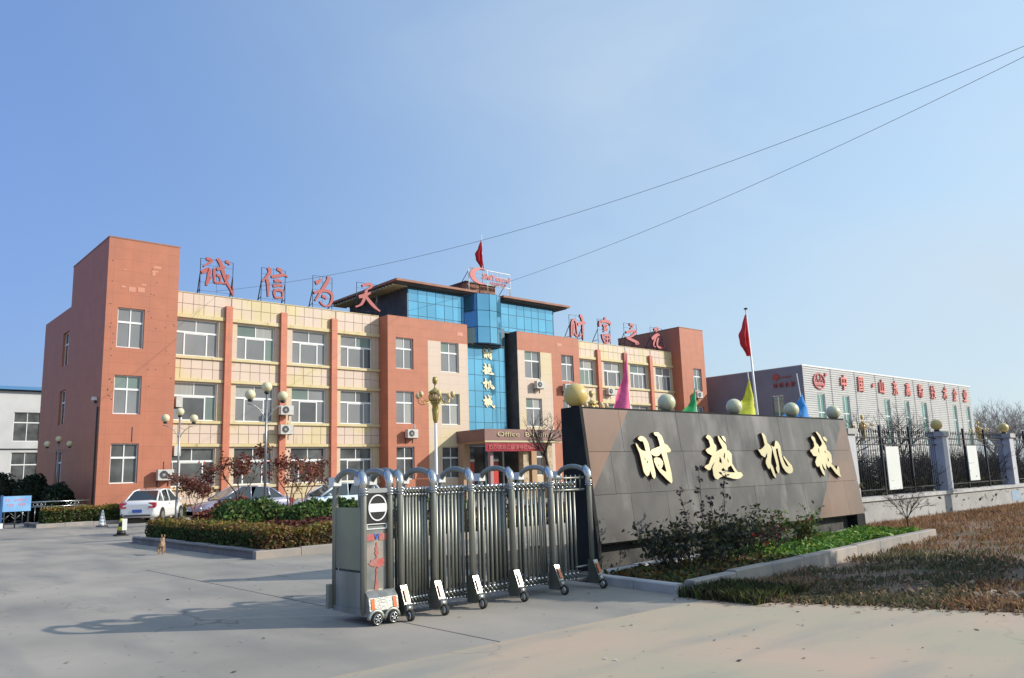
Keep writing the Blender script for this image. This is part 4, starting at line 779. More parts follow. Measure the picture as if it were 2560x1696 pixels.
for x in (4.68, 4.88):
    mb = MB(); mb.lathe([(.058, -.03), (.066, -.02), (.066, .02), (.058, .03)], (x, YN-.12, .066), 18, 'Y'); wh_ = mb.build('wheel', m_rubber, gt)
    mb = MB(); mb.lathe([(.046, -.032), (.05, -.031), (.05, .031)], (x, YN-.12, .066), 16, 'Y'); mb.build('rim', m_black, wh_)
    mb = MB()
    for k in range(5): a = k*2*math.pi/5+.3; mb.tube([(x, YN-.155, .066), (x+.044*math.cos(a), YN-.155, .066+.044*math.sin(a))], .007, 4)
    mb.lathe([(.016, -.04), (.016, -.03)], (x, YN-.12, .066), 10, 'Y'); mb.tube([(x+.048*math.cos(a), YN-.154, .066+.048*math.sin(a)) for a in [i*math.pi/10 for i in range(21)]], .005, 4); mb.build('spoke', m_chrome, wh_)
    mb = MB(); mb.tube([(x+.085*math.cos(a), YN-.115, .066+.085*math.sin(a)) for a in [math.pi*i/10 for i in range(11)]], [.022]*11, 6); mb.build('wheel_arch', m_steel, gt)

# ============================================================ PLANTER AND VERGE
def kerb_run(p, q, name_parent, w_=.16, h=.17, n=None, mat=m_kerb):
    p, q = Vector(p), Vector(q); L = (q-p).length; n = n or max(1, round(L/1.0)); d = (q-p)/L; nn = Vector((-d.y, d.x, 0))
    for i in range(n):
        a = p+d*(L*i/n+.006); b = p+d*(L*(i+1)/n-.006); hh = h+random.uniform(-.012, .012); mb = MB(); e = .015
        mb.prism([(0, -.05), (w_, -.05), (w_, hh-e), (w_-e, hh), (e, hh), (0, hh-e)], [], lambda u, v, k: (a if k == 0 else b)+nn*u+Vector((0, 0, v)))
        mb.build('kerb_stone', mat, name_parent, fix=True)
pk = thing('planter', 'kerbed planting bed running along the foot of the granite name wall', 'planting bed', (13, 7.5, 0))
kerb_run((8.42, 6.25, 0), (17.6, 6.95, 0), pk); kerb_run((8.42, 6.42, 0), (8.56, 7.9, 0), pk, .16, .13, 2, m_cap); kerb_run((8.6, 8.1, 0), (17.9, 8.62, 0), pk, .14, .13, 9, m_cap)
mb = MB(); mb.quad([(8.5, 6.35, .07), (17.6, 7.05, .07), (18.4, 8.95, .07), (8.6, 8.6, .07)]); mb.build('bed_soil', m_soil, pk)
n = 12000; u, v = RNG.uniform(0, 1, n), RNG.uniform(0, 1, n); X = 11.2+u*6.8; Y0 = 6.65+.075*(X-8.4); P = np.stack([X, Y0+v*(1.5-.1*u), .08+RNG.uniform(0, .08, n)], 1)
P = P[(P[:, 0] > 11.9+RNG.normal(0, .5, n)) & (np.sin(P[:, 0]*3+P[:, 1]*2)+np.sin(P[:, 1]*6-P[:, 0]*1.7)+RNG.normal(0, .5, n) > -.75)]
o = leaves('ground_cover', P, .055, [(.10, .24, .03), (.17, .30, .04), (.06, .17, .03), (.25, .34, .06)], up=1.5); tag(o, 'low bright green clover filling the sunny end of the planting bed', 'ground cover', kind='stuff')
n = 2500; P = np.stack([RNG.uniform(8.6, 12, n), RNG.uniform(6.6, 8.0, n), .08+RNG.uniform(0, .07, n)], 1)
o = leaves('leaf_litter', P, .05, [(.12, .14, .03), (.20, .10, .04), (.05, .07, .03)], up=1.2); tag(o, 'dead leaves and weeds on the dark soil by the driveway kerb', 'leaf litter', kind='stuff')
# dry grass, as blades
def blades(name, X, Y, hgt, tints, tw=None, lean=.5, wd=.008, mat=None):
    n = len(X); th = RNG.uniform(0, 2*np.pi, n); h = hgt*(RNG.uniform(.4, 1.3, n)); ln = RNG.normal(0, lean, (n, 2))*h[:, None]; w0 = wd*RNG.uniform(.6, 1.5, n)
    c, s = np.cos(th)*w0, np.sin(th)*w0; z = np.zeros(n)-.02
    a = np.stack([X-c, Y-s, z], 1); b = np.stack([X+c, Y+s, z], 1); m = np.stack([X+ln[:, 0]*.4, Y+ln[:, 1]*.4, h*.6], 1); t = np.stack([X+ln[:, 0], Y+ln[:, 1], h], 1)
    V = np.stack([a, b, m+np.stack([c, s, z*0], 1)*.7, t, m-np.stack([c, s, z*0], 1)*.7], 1).reshape(-1, 3)
    me = bpy.data.meshes.new(name); me.vertices.add(5*n); me.vertices.foreach_set('co', V.ravel()); me.loops.add(5*n); me.loops.foreach_set('vertex_index', np.arange(5*n)); me.polygons.add(n); me.polygons.foreach_set('loop_start', np.arange(0, 5*n, 5)); me.update(calc_edges=True)
    T = np.array(tints); idx = RNG.choice(len(T), n, p=tw); C = T[idx]*(1+.3*RNG.uniform(-1, 1, (n, 1))); C = np.concatenate([np.clip(C, 0, 1), np.ones((n, 1))], 1)
    at = me.color_attributes.new('tint', 'FLOAT_COLOR', 'POINT'); at.data.foreach_set('color', np.repeat(C, 5, 0).ravel()); me.materials.append(mat or m_blade); return link(name, me)
def edge_x(Y): return np.interp(Y, [-6, 0, 2.9, 4.3, 5.6, 6.1], [12.4, 10.7, 9.4, 8.9, 8.35, 8.5])
def field(n, x1, y0, y1, power=1.6):
    Y = RNG.uniform(y0, y1, n); t = RNG.uniform(0, 1, n)**power; X = edge_x(Y)+RNG.normal(0, .13, n)+(x1-8)*t; yk = np.where(X < 18.6, 6.22+.076*(X-8.4), 9.4); ok = Y < yk; return X[ok], Y[ok]
X, Y = field(130000, 36, -4, 9.4, 1.7); bare = np.sin(X*2.1+np.sin(Y*2.3)*1.5)*np.sin(Y*2.7+X*.8)+RNG.normal(0, .3, len(X)); X, Y = X[bare < .22], Y[bare < .22]; nz = np.sin(X*1.3+1.7*np.sin(Y*.9))*np.cos(Y*1.7+X*.6)+RNG.normal(0, .35, len(X)); shade_patch = ((X-11.6)/3.6)**2+((Y-4.9)/1.5)**2; nz += np.where(shade_patch < 1, -1.1*(1-shade_patch)-.35, 0); dry = (nz > -.35) | (X > 16.5)  # ellipse of dull weeds puts the shaded part of the verge into colour
o = blades('dry_grass', X[dry], Y[dry], .075, [(.36, .20, .11), (.28, .15, .08), (.45, .29, .16), (.20, .11, .07), (.16, .17, .05)], [.32, .27, .2, .13, .08], .75); tag(o, 'dry reddish brown grass covering the verge right of the road', 'dry grass', kind='stuff')
o = blades('green_weeds', X[~dry], Y[~dry], .055, [(.13, .135, .06), (.17, .155, .08), (.11, .10, .07), (.26, .19, .11)], [.4, .25, .2, .15], .6, .011); tag(o, 'dull green weeds in patches among the dry verge grass, massed where shade falls', 'weeds', kind='stuff')
X = RNG.uniform(18.5, 32, 5000); Y = 9.4-RNG.exponential(.3, 5000); o = blades('tall_dry_grass', X, Y, .12, [(.34, .19, .11), (.22, .12, .07), (.42, .27, .15)], None, .4, .01); tag(o, 'taller dry grass along the foot of the white fence wall', 'dry grass', kind='stuff')
X = RNG.uniform(8.1, 9.2, 2600); Y = RNG.uniform(5.2, 6.3, 2600); o = blades('kerb_weeds', X, Y, .13, [(.07, .09, .03), (.14, .16, .05), (.06, .05, .035)], None, .5, .012); tag(o, 'dark weeds growing out of the joint at the planter corner', 'weeds', kind='stuff')

n = 1800; Y = RNG.uniform(-3, 6.2, n); X = edge_x(Y)-RNG.exponential(.13, n); P = np.stack([X, Y, RNG.uniform(.004, .02, n)], 1)
o = leaves('edge_litter', P, .028, [(.30, .19, .12), (.20, .13, .08), (.38, .27, .18)], up=3, jitter=.6); tag(o, 'bits of straw and soil strewn along the ragged edge of the road', 'litter', kind='stuff')
n = 420; P = np.stack([RNG.uniform(-4, 9, n), RNG.uniform(1.5, 16, n), np.full(n, .008)], 1)
o = leaves('yard_litter', P, .022, [(.10, .08, .06), (.25, .18, .10), (.45, .42, .38)], up=4, jitter=.7); tag(o, 'small scattered dead leaves and grit on the concrete around the gate', 'litter', kind='stuff')
n = 5000; Y = RNG.uniform(-3, 6, n); X = edge_x(Y)+RNG.exponential(1.8, n); P = np.stack([X, Y, RNG.uniform(0, .03, n)], 1); P = P[P[:, 1] < 6.2+.076*(P[:, 0]-8.4)-.1]
o = leaves('verge_litter', P, .045, [(.34, .22, .14), (.24, .15, .09), (.12, .10, .06), (.42, .30, .2)], up=1.6, jitter=.7); tag(o, 'flattened dead leaves and straw lying between the verge grass tufts', 'litter', kind='stuff')
# ---------------------------------------------------------- plants
def rose(name, label, x, y, h, n, spread, lf, tints, seed, size=.05, group=None, mat=m_bark, dens=26):
    random.seed(seed); t = thing(name, label, 'shrub', (x, y, .07), group); mb = MB(); tips = []; pts = []
    for i in range(n):
        a = random.uniform(0, 6.28); r = random.uniform(0, spread*.4); L = h*random.uniform(.55, 1.0); d = (math.cos(a)*spread*.45/h, math.sin(a)*spread*.45/h, 1)
        tp = []; twigs(mb, (x+r*math.cos(a), y+r*math.sin(a), .05), d, L*.55, .011, 3, .55, 4, .06, (2, 3), tp, 3); tips += tp
    mb.build('stems', mat, t)
    T = np.array(tips); k = RNG.integers(0, len(T), lf); P = T[k]+RNG.normal(0, .06, (lf, 3)); P = P[P[:, 2] > .08]
    leaves('foliage', P, size, tints, t); return t
rt_ = [(.035, .045, .025), (.05, .06, .03), (.03, .03, .025), (.10, .10, .03)]
rose('rose_bush', 'dark straggly rose bush in front of the second gold character', 10.5, 7.5, .95, 18, 1.5, 1000, rt_, 3)
rose('rose_bush', 'low dark rose bush at the left end of the planting bed', 9.6, 7.35, .75, 12, 1.1, 500, rt_, 4)
rose('rose_bush', 'dark bush with a few red blooms below the third gold character', 12.0, 7.75, .85, 14, 1.3, 700, rt_*5+[(.30, .03, .03)], 5)
rose('rose_bush', 'small green rose bush with red hips near the right end of the stone wall', 14.0, 8.1, .75, 8, .7, 520, [(.07, .11, .03), (.12, .17, .04)]*5+[(.35, .05, .03)], 6)
def cane(label, x, y, top, seed, bend=(0, 0)):
    random.seed(seed); t = thing('rose_cane', label, 'rose cane', (x, y, .07), 'tall leafy rose canes in front of the stone wall'); mb = MB(); pts = [Vector((x+bend[0]*s*s, y+bend[1]*s*s, .05+top*s)) for s in [i/8 for i in range(9)]]
    mb.tube(pts, [.009-.0007*i for i in range(9)], 5); side = []
    for s in range(3, 9):
        for k in range(2):
            d = Vector((random.uniform(-1, 1), random.uniform(-.4, .4), random.uniform(.1, .6))).normalized(); q = pts[s]; e = q+d*random.uniform(.06, .15); mb.tube([q, e], .004, 3); side += [e, (q+e)/2]
    mb.build('stem', m_bark, t); P = np.array([tuple(s) for s in side for _ in range(3)])+RNG.normal(0, .02, (len(side)*3, 3)); leaves('foliage', P, .042, [(.05, .05, .06), (.03, .035, .04), (.08, .05, .05)], t, aspect=1.6)
cane('tallest rose cane, reaching up beside the second gold character', 10.55, 7.6, 1.46, 11, (.12, .1)); cane('bent rose cane left of the tallest one, below the first gold character', 10.25, 7.6, 1.08, 12, (-.1, .1)); cane('rose cane leaning right under the third gold character', 11.35, 7.75, 1.33, 13, (.2, .1))
cane('short rose cane between the two taller ones', 10.95, 7.65, 1.0, 14, (.02, .1))
def bare_tree(name, label, x, y, trunk, L, depth, seed, mat=m_twig, r=.06, lean=(0, 0), kids=(2, 3), spread=.55, grav=.06, group=None, n=4, cat='tree'):
    random.seed(seed); t = thing(name, label, cat, (x, y, 0), group); top = Vector((x+lean[0], y+lean[1], trunk)); mb = MB(); mb.tube([(x, y, -.05), (x+lean[0]*.45, y+lean[1]*.45, trunk*.5), top], [r*1.25, r, r*.8], 8); mb.build('trunk', mat, t)
    mb = MB()
    for i in range(n): a = i*6.28/n+random.uniform(-.4, .4); twigs(mb, top-Vector((0, 0, random.uniform(0, trunk*.2))), (math.cos(a)*.7+lean[0]*.2, math.sin(a)*.7, 1), L, r*.6, depth, spread, 4, grav, kids, None, 3)
    mb.build('branches', mat, t); return t
bare_tree('sapling', 'small leafless sapling in front of the white fence wall', 18.3, 7.8, .35, .42, 3, 21, m_twig, .018, kids=(3, 3), n=5, cat='sapling')
bare_tree('bare_tree', 'leaning dark leafless tree in the yard in front of the entrance canopy', 15.7, 16.0, 2.2, .72, 4, 22, m_bark, .042, (-.5, 0), spread=.7)
def foliage_tree(name, label, x, y, trunk, crown, n, tints, seed, size=.06, r=.035, L=.6, depth=3, mat=m_redtwig, cat='tree', group=None):
    random.seed(seed); t = thing(name, label, cat, (x, y, 0), group); mb = MB(); tips = []
    for i in range(3):
        a = i*2.1+random.uniform(-.4, .4); mid = Vector((x+math.cos(a)*.12, y+math.sin(a)*.12, trunk)); mb.tube([(x, y, 0), mid], [r, r*.7], 6); twigs(mb, mid, (math.cos(a)*.9, math.sin(a)*.6, 1.0), L, r*.6, depth, .5, 4, .05, (2, 3), tips, 3)
    mb.build('stems', mat, t); T = np.array(tips); T = T[RNG.random(len(T)) < .6] if len(T) > 12 else T; k = RNG.integers(0, len(T), n); P = T[k]+RNG.normal(0, crown, (n, 3)); leaves('crown', P, size, tints, t); return t
RED = [(.22, .05, .04), (.30, .08, .05), (.14, .035, .035), (.20, .12, .05)]
foliage_tree('red_leaf_tree', 'thin red leaved tree with spreading crown just left of the tall lamp post', 11.3, 27.2, 1.25, .10, 1000, RED, 31, .07, .04, .85, 3)
foliage_tree('red_leaf_tree', 'red leaved tree right of the tall lamp post in front of the silver car', 12.9, 26.6, 1.15, .10, 750, RED, 32, .07, .035, .78, 3)
foliage_tree('red_leaf_tree', 'brownish small tree beside the gate head in front of the pale blue car', 14.3, 28.3, 1.1, .09, 1100, [(.20, .09, .05), (.28, .11, .06), (.12, .05, .04)], 33, .06, .03, .7, 3)
foliage_tree('red_leaf_tree', 'low brown twiggy shrub behind the short lamp post beside the white sedan', 12.1, 33.5, .6, .12, 1500, [(.20, .075, .05), (.26, .11, .07), (.13, .05, .04)], 34, .07, .03, .75, 3)
def bush(name, label, c, rad, n, tints, size, cat='shrub', group=None, core=True, tw=None, dark=(.02, .03, .012)):
    t = thing(name, label, cat, (c[0], c[1], 0), group); d = RNG.normal(size=(n, 3)); d /= np.linalg.norm(d, axis=1)[:, None]; q = (RNG.uniform(.75, 1.03, n)+.10*np.sin(d[:, 0]*5+c[0])*np.cos(d[:, 1]*6+d[:, 2]*4))[:, None]; P = np.array(c)+d*np.array(rad)*q; P = P[P[:, 2] > .03]
    leaves('foliage', P, size, tints, t, tw=tw)
    if core: mb = MB(); mb.sphere(c, .82, 12, 8, rad); mb.build('shade_core', m_core, t)
    return t
m_core = M('shaded twig mass', (.03, .035, .018), (.05, .04, .025), 6, .95)  # solid dark filling; shade between the leaves put into its colour
def hedge(name, label, x0, x1, y0, y1, z0, z1, n, tints, top, size=.05, group=None):
    t = thing(name, label, 'hedge', ((x0+x1)/2, (y0+y1)/2, 0), group); B('shade_core', m_core, t, (x0+.06, y0+.06, z0, x1-.06, y1-.06, z1-.06))
    a, b, c = x1-x0, y1-y0, z1-z0; A = np.array([a*b, a*c, b*c, a*c, b*c]); f = RNG.choice(5, n, p=A/A.sum()); u, v = RNG.uniform(0, 1, n), RNG.uniform(0, 1, n); wob = .03*np.sin(u*a*5)+RNG.normal(0, .02, n)
    P = np.zeros((n, 3)); P[:, 0] = np.where(f == 2, x0, np.where(f == 4, x1, x0+u*a)); P[:, 1] = np.where(f == 1, y0, np.where(f == 3, y1, y0+v*b)); P[:, 2] = np.where(f == 0, z1, z0+RNG.uniform(0, 1, n)*c)
    i1 = (f == 2) | (f == 4); P[i1, 1] = y0+v[i1]*b
    P[:, 2] += np.where(f == 0, wob+RNG.exponential(.02, n), 0); P[:, 0] += np.where(i1, RNG.normal(0, .03, n), 0); P[:, 1] += np.where((f == 1) | (f == 3), RNG.normal(0, .03, n), 0)
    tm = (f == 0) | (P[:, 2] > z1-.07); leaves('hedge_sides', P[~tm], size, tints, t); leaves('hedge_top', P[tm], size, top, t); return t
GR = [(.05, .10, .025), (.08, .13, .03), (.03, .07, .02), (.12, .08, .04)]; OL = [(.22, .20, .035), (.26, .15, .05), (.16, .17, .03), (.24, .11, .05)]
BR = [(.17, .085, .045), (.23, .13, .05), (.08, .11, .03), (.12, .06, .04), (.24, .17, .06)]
isl = thing('planting_island', 'raised kerbed planting island in the middle of the yard behind the gate', 'planting bed', (13, 20, 0))
kerb_run((7.10, 16.15, 0), (20.2, 16.15, 0), isl, .17, .17, 13); kerb_run((7.27, 25.0, 0), (7.27, 16.34, 0), isl, .17, .17, 9); kerb_run((20.2, 25.0, 0), (7.3, 25.0, 0), isl, .17, .17, 12)
mb = MB(); mb.quad([(7.2, 16.25, .12), (20.1, 16.25, .12), (20.1, 24.9, .12), (7.2, 24.9, .12)]); mb.build('bed_soil', m_soil, isl)
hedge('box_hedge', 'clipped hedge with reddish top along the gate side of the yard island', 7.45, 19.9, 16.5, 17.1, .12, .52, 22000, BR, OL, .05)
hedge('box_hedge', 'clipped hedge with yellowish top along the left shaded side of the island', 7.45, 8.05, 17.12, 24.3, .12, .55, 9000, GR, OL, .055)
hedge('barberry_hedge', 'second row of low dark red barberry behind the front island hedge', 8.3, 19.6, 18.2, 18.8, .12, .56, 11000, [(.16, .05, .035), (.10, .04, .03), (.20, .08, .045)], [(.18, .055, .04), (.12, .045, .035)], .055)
gb = [((8.9, 21.6, .55), (.62, .75, .55), 'round dark green bush at the left of the island'), ((9.9, 22.3, .58), (.75, .8, .55), 'bushy green shrub left of the tall lamp post'), ((10.5, 20.9, .50), (.55, .6, .45), 'green bush left of the tall lamp foot'),
      ((11.35, 21.9, .52), (.7, .7, .5), 'leafy green bush just right of the tall lamp post'), ((12.5, 22.4, .54), (.75, .8, .5), 'wide green bush near the gate head'), ((13.8, 22.3, .5), (.8, .8, .48), 'green bush seen behind the gate head'), ((16.0, 22, .5), (1.2, .9, .45), 'green bush mass seen through the gate bars')]
for c, r, l in gb: bush('green_bush', l, c, r, int(3800*r[0]), [(.05, .11, .025), (.09, .17, .035), (.035, .075, .02), (.15, .19, .05)], .075, group='round bushes in the island')
for c, r, l in [((9.9, 24.0, .62), (.9, .6, .5), 'dark red leaved shrub behind the green bushes'), ((8.9, 23.4, .45), (.5, .5, .38), 'small dark shrub behind the left island hedge')]: bush('red_shrub', l, c, r, 2400, RED, .07, core=False)
# left bed
lb = thing('side_bed', 'kerbed planting bed at the foot of the left tower', 'planting bed', (9.7, 41, 0)); kerb_run((7.6, 39.4, 0), (12.0, 39.4, 0), lb, .17, .16, 4); kerb_run((7.77, 42.9, 0), (7.77, 39.6, 0), lb, .17, .16, 3)
mb = MB(); mb.quad([(7.7, 39.5, .11), (12, 39.5, .11), (12, 42.9, .11), (7.7, 42.9, .11)]); mb.build('bed_soil', m_soil, lb)
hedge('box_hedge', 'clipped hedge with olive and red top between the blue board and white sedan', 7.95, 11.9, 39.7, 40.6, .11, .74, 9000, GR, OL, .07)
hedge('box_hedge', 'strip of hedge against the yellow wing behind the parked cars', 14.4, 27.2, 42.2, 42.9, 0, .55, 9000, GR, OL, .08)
for c, r, l in [((8.9, 47.5, 1.1), (.8, .9, 1.3), 'dark evergreen bush against the shaded tower wall'), ((9.5, 44.9, .9), (.7, .7, 1.0), 'low dark evergreen behind the steel railing'), ((7.6, 49.5, 1.1), (1.2, 1.2, 1.5), 'dark evergreen bush at the far corner of the left tower')]:
    bush('evergreen_bush', l, c, r, 4200, [(.02, .035, .02), (.03, .05, .025), (.015, .025, .018)], .10, group='evergreens beside the left tower')
for i, (x, y, l) in enumerate([(3.5, 52, 'dark hedge shrub in front of the factory windows, left'), (6.2, 53, 'dark hedge shrub in front of the factory windows, right'), (9.0, 55, 'dark hedge shrub between factory and left tower')]): bush('hedge_shrub', l, (x, y, .8), (1.8, 1, .9), 3000, [(.03, .045, .025), (.06, .06, .04)], .12)
# shrubs behind the iron fence
fs = ['leftmost bare thicket behind the iron fence, next to the stone wall', 'bare thicket behind the first white board on the fence', 'bare thicket just left of the first white fence pillar', 'bare thicket just right of the first white fence pillar', 'bare thicket behind the second white board on the fence', 'bare thicket left of the second white fence pillar', 'bare thicket beyond the second white fence pillar', 'farthest bare thicket behind the fence at the right edge']
for i, l in enumerate(fs):
    x = [20.4, 22.3, 24.3, 26.6, 28.7, 30.8, 33.6, 36.8][i]; random.seed(50+i); t = thing('bare_shrub', l, 'shrub', (x, 11.2, 0), 'leafless shrubs behind the iron fence'); mb = MB()
    for k in range(24): a = random.uniform(0, 6.28); twigs(mb, (x+random.uniform(-1.3, 1.3), 11.2+random.uniform(-.9, .9), 0), (math.cos(a)*.35, math.sin(a)*.35, 1), 1.25, .022, 4, .6, 4, .03, (2, 3), None, 2, .74)
    mb.build('stems', m_twig, t); n = 1600; P = np.stack([x+RNG.normal(0, .9, n), 11.2+RNG.normal(0, .6, n), RNG.uniform(.2, 1.1, n)], 1); leaves('foliage', P, .075, [(.08, .09, .03), (.04, .045, .03), (.12, .11, .04)], t)
hedge('box_hedge', 'low yellowish green hedge running behind the iron fence', 19.5, 42, 12.6, 13.3, 0, .8, 9000, [(.10, .12, .03), (.06, .07, .03)], [(.16, .17, .04), (.12, .12, .05)], .08)
for i, (x, y, h, L, l) in enumerate([(24.0, 13.6, 1.5, 1.05, 'leafless tree behind the fence just right of the stone wall'), (29.5, 14.6, 1.6, 1.1, 'leafless tree behind the fence in front of the warehouse middle'), (37.5, 16.5, 1.8, 1.3, 'leafless tree behind the second white fence pillar'), (45, 19, 2.0, 1.5, 'leafless tree behind the fence near the right edge')]):
    bare_tree('bare_tree', l, x, y, h, L, 5, 60+i, m_twig, .07, (random.uniform(-.3, .3), 0), group='leafless trees along the fence')
for i, (x, y, l) in enumerate([(118, 37, 'hazy bare tree right beside the far end of the warehouse'), (127, 41, 'hazy bare tree beyond the warehouse, second from it'), (140, 42, 'tall hazy bare tree beyond the warehouse'), (152, 48, 'hazy bare tree at the right edge of the view'), (133, 36, 'lower hazy bare tree in front of the others at right'), (166, 46, 'farthest hazy bare tree at the right edge')]):
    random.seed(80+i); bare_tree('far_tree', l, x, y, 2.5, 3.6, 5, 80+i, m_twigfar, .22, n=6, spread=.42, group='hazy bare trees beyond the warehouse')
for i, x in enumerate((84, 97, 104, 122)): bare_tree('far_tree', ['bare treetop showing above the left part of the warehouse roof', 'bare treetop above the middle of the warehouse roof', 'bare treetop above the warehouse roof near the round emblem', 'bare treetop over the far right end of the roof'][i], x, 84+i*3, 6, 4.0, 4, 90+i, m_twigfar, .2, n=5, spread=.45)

# ============================================================ FENCE
fn = thing('boundary_wall', 'low grimy white wall with iron railings right of the stone name wall', 'wall', (30, 9.7, 0))
FXp = [19.55, 25.42, 31.15, 36.9, 42.6, 48.3]
B('wall_base', m_wall, fn, (18.55, 9.52, -.05, 60, 9.80, .60)); mb = MB()
x = 18.5
while x < 59: B('coping_slab', m_cap, fn, (x+.004, 9.47, .602, x+1.45, 9.85, .70)); x += 1.455
B('blue_paint_patch', m_wbluep, fn, (30.6, 9.512, .16, 31.5, 9.518, .50), (32.2, 9.512, .2, 33.6, 9.518, .55))
for i, px_ in enumerate(FXp):
    p = B('pillar', m_pillar, fn, (px_-.2, 9.47, .70, px_+.2, 9.87, 2.28)); B('pillar_cap', m_cap, p, (px_-.26, 9.41, 2.28, px_+.26, 9.93, 2.42))
edges = [18.6]+FXp+[58]
for i in range(len(edges)-1):
    a, b = edges[i]+.21, edges[i+1]-.21
    if b-a < .5: continue
    mb = MB()
    for z in (.85, 2.02, 2.2): mb.box(a, 9.655, z, b, 9.685, z+.03)
    mb.build('rail', m_iron, fn); mb = MB(); k = int((b-a)/.13)
    for j in range(1, k):
        xx = a+j*(b-a)/k; mb.tube([(xx, 9.67, .72), (xx, 9.67, 2.34)], .0085, 4, False); mb.tube([(xx, 9.67, 2.34), (xx, 9.67, 2.38), (xx, 9.67, 2.46)], [.009, .02, .002], 4, False)
    mb.build('railing_bars', m_iron, fn, 'stuff')
    for j in range(1, 3): xx = a+(b-a)*j/3; B('fence_post', m_iron, fn, (xx-.028, 9.64, .70, xx+.028, 9.70, 2.55))
for i, px_ in enumerate(FXp[1:]):
    l = ['yellow globe lamp on the nearest visible white fence pillar', 'yellow globe lamp on the second white fence pillar at the right edge', 'globe lamp on the third fence pillar', 'globe lamp on the fourth fence pillar', 'globe lamp on the last fence pillar'][i]
    t = thing('globe_lamp', l, 'globe lamp', (px_, 9.67, 2.42), 'globe lamps on the fence pillars'); mb = MB(); mb.sphere((px_, 9.67, 2.42+.21), .165, 20, 14); mb.build('globe', m_globey, t); mb = MB(); mb.lathe([(.1, 0), (.1, .02), (.06, .06)], (px_, 9.67, 2.42), 12); mb.build('globe_base', m_black, t)
for x0, x1, z0, z1, l in ((21.68, 22.46, .84, 1.98, 'larger blank white board tied to the fence near the stone wall'), (27.40, 28.2, .93, 2.01, 'smaller blank white board on the fence between the two pillars')):
    o = B('white_board', m_board, None, (x0, 9.60, z0, x1, 9.625, z1)); tag(o, l, 'board', 'blank white boards on the fence')

# ============================================================ LAMPS, FLAGS
def globe_lamp(label):
    t = thing('street_lamp', label, 'street lamp', (0, 0, 0), 'three globe yard lamps'); mb = MB(); mb.tube([(0, 0, 0), (0, 0, 1.0)], [.065, .06], 10); mb.tube([(0, 0, 1.0), (0, 0, 4.5)], [.045, .034], 10); mb.lathe([(.12, 0), (.12, .03), (.07, .06)], (0, 0, 0), 12); mb.build('pole', m_pole, t)
    for sx, sy in ((1, 0), (-1, 0)):
        mb = MB(); q = [(0, 3.55), (.10, 3.75), (.25, 3.95), (.42, 4.07), (.66, 4.12)]; mb.tube([(a*sx, a*sy, z) for a, z in q], .017, 6); mb.tube([(0, 0, 4.05), (.2*sx, .2*sy, 3.93), (.42*sx, .42*sy, 4.07)], .010, 5); mb.build('arm', m_pole, t)
    for x, y, z in ((0, 0, 4.70), (.57, 0, 4.42), (-.57, 0, 4.42)):
        mb = MB(); mb.sphere((x, y, z), .172, 20, 14); g = mb.build('globe', m_globe, t); mb = MB(); mb.lathe([(.05, -.05), (.085, -.02), (.085, .03)], (x, y, z-.185), 10); mb.build('globe_cup', m_black, g)
    return t
lp = globe_lamp('tallest three globe lamp, standing in the planting island'); lp.location = (11.38, 25.3, .02)
dup(lp, (11.87, 35.0, 0), -.15, 'three globe lamp standing right beside the white sedan'); dup(lp, (9.75, 46.6, -.05), -.4, 'small looking three globe lamp behind the steel railing at far left', scale=.9)
def gold_lamp(label):
    t = thing('lantern_post', label, 'street lamp', (0, 0, 0), 'golden lantern posts'); mb = MB(); mb.lathe([(.16, 0), (.16, .1), (.09, .2), (.07, .5), (.055, 3.85)], (0, 0, 0), 12); mb.build('pole', m_white, t)
    mb = MB(); mb.lathe([(.06, 3.80), (.11, 3.95), (.15, 4.35), (.12, 4.55), (.2, 4.6)], (0, 0, 0), 14); mb.build('sheath', m_brass, t)
    mb = MB(); mb.lathe([(.12, 4.58), (.22, 4.66), (.17, 4.72)], (0, 0, 0), 14); mb.lathe([(.19, 5.02), (.29, 5.06), (.22, 5.14), (.08, 5.22), (.035, 5.3), (.03, 5.42)], (0, 0, 0), 14)
    for k in range(10): a = k*math.pi/5; c, s = math.cos(a), math.sin(a); mb.tube([(.19*c, .19*s, 4.7), (.27*c, .27*s, 4.84), (.25*c, .25*s, 4.98), (.2*c, .2*s, 5.06)], .02, 5)
    mb.build('lantern_cage', m_brass, t); mb = MB(); mb.lathe([(.15, 4.7), (.2, 4.84), (.17, 5.02)], (0, 0, 0), 12); mb.build('lantern_glass', m_tulip, t)
    mb = MB(); mb.lathe([(.04, 5.40), (.10, 5.48), (.11, 5.62), (.08, 5.72)], (0, 0, 0), 12); mb.build('top_cup', m_brass, t)
    for k in range(6):
        a = k*math.pi/3+.1; c, s = math.cos(a), math.sin(a); mb = MB(); mb.tube([(r*c, r*s, z) for r, z in ((.25, 4.80), (.42, 4.62), (.6, 4.58), (.74, 4.68), (.76, 4.84))], .018, 5); mb.tube([(r*c, r*s, z) for r, z in ((.42, 4.62), (.38, 4.72), (.46, 4.78), (.52, 4.72))], .012, 4); ar = mb.build('arm', m_brass, t)
        mb = MB(); mb.lathe([(.03, 4.84), (.09, 4.88), (.105, 4.96), (.075, 5.06), (.03, 5.09)], (.76*c, .76*s, 0), 12); mb.build('tulip_shade', m_tulip, ar)
    return t
gd = gold_lamp('golden lantern post on a white pole standing left of the entrance canopy'); gd.location = (19.5, 27, 0)
dup(gd, (29.3, 27.3, -.1), .3, 'golden lantern post with only its top showing over the left end of the stone wall'); dup(gd, (60.2, 28.2, -.45), .2, 'golden lantern post seen just right of the stone wall'); dup(gd, (84.0, 28.2, -.45), .5, 'farthest golden lantern post, between the two fence pillars')
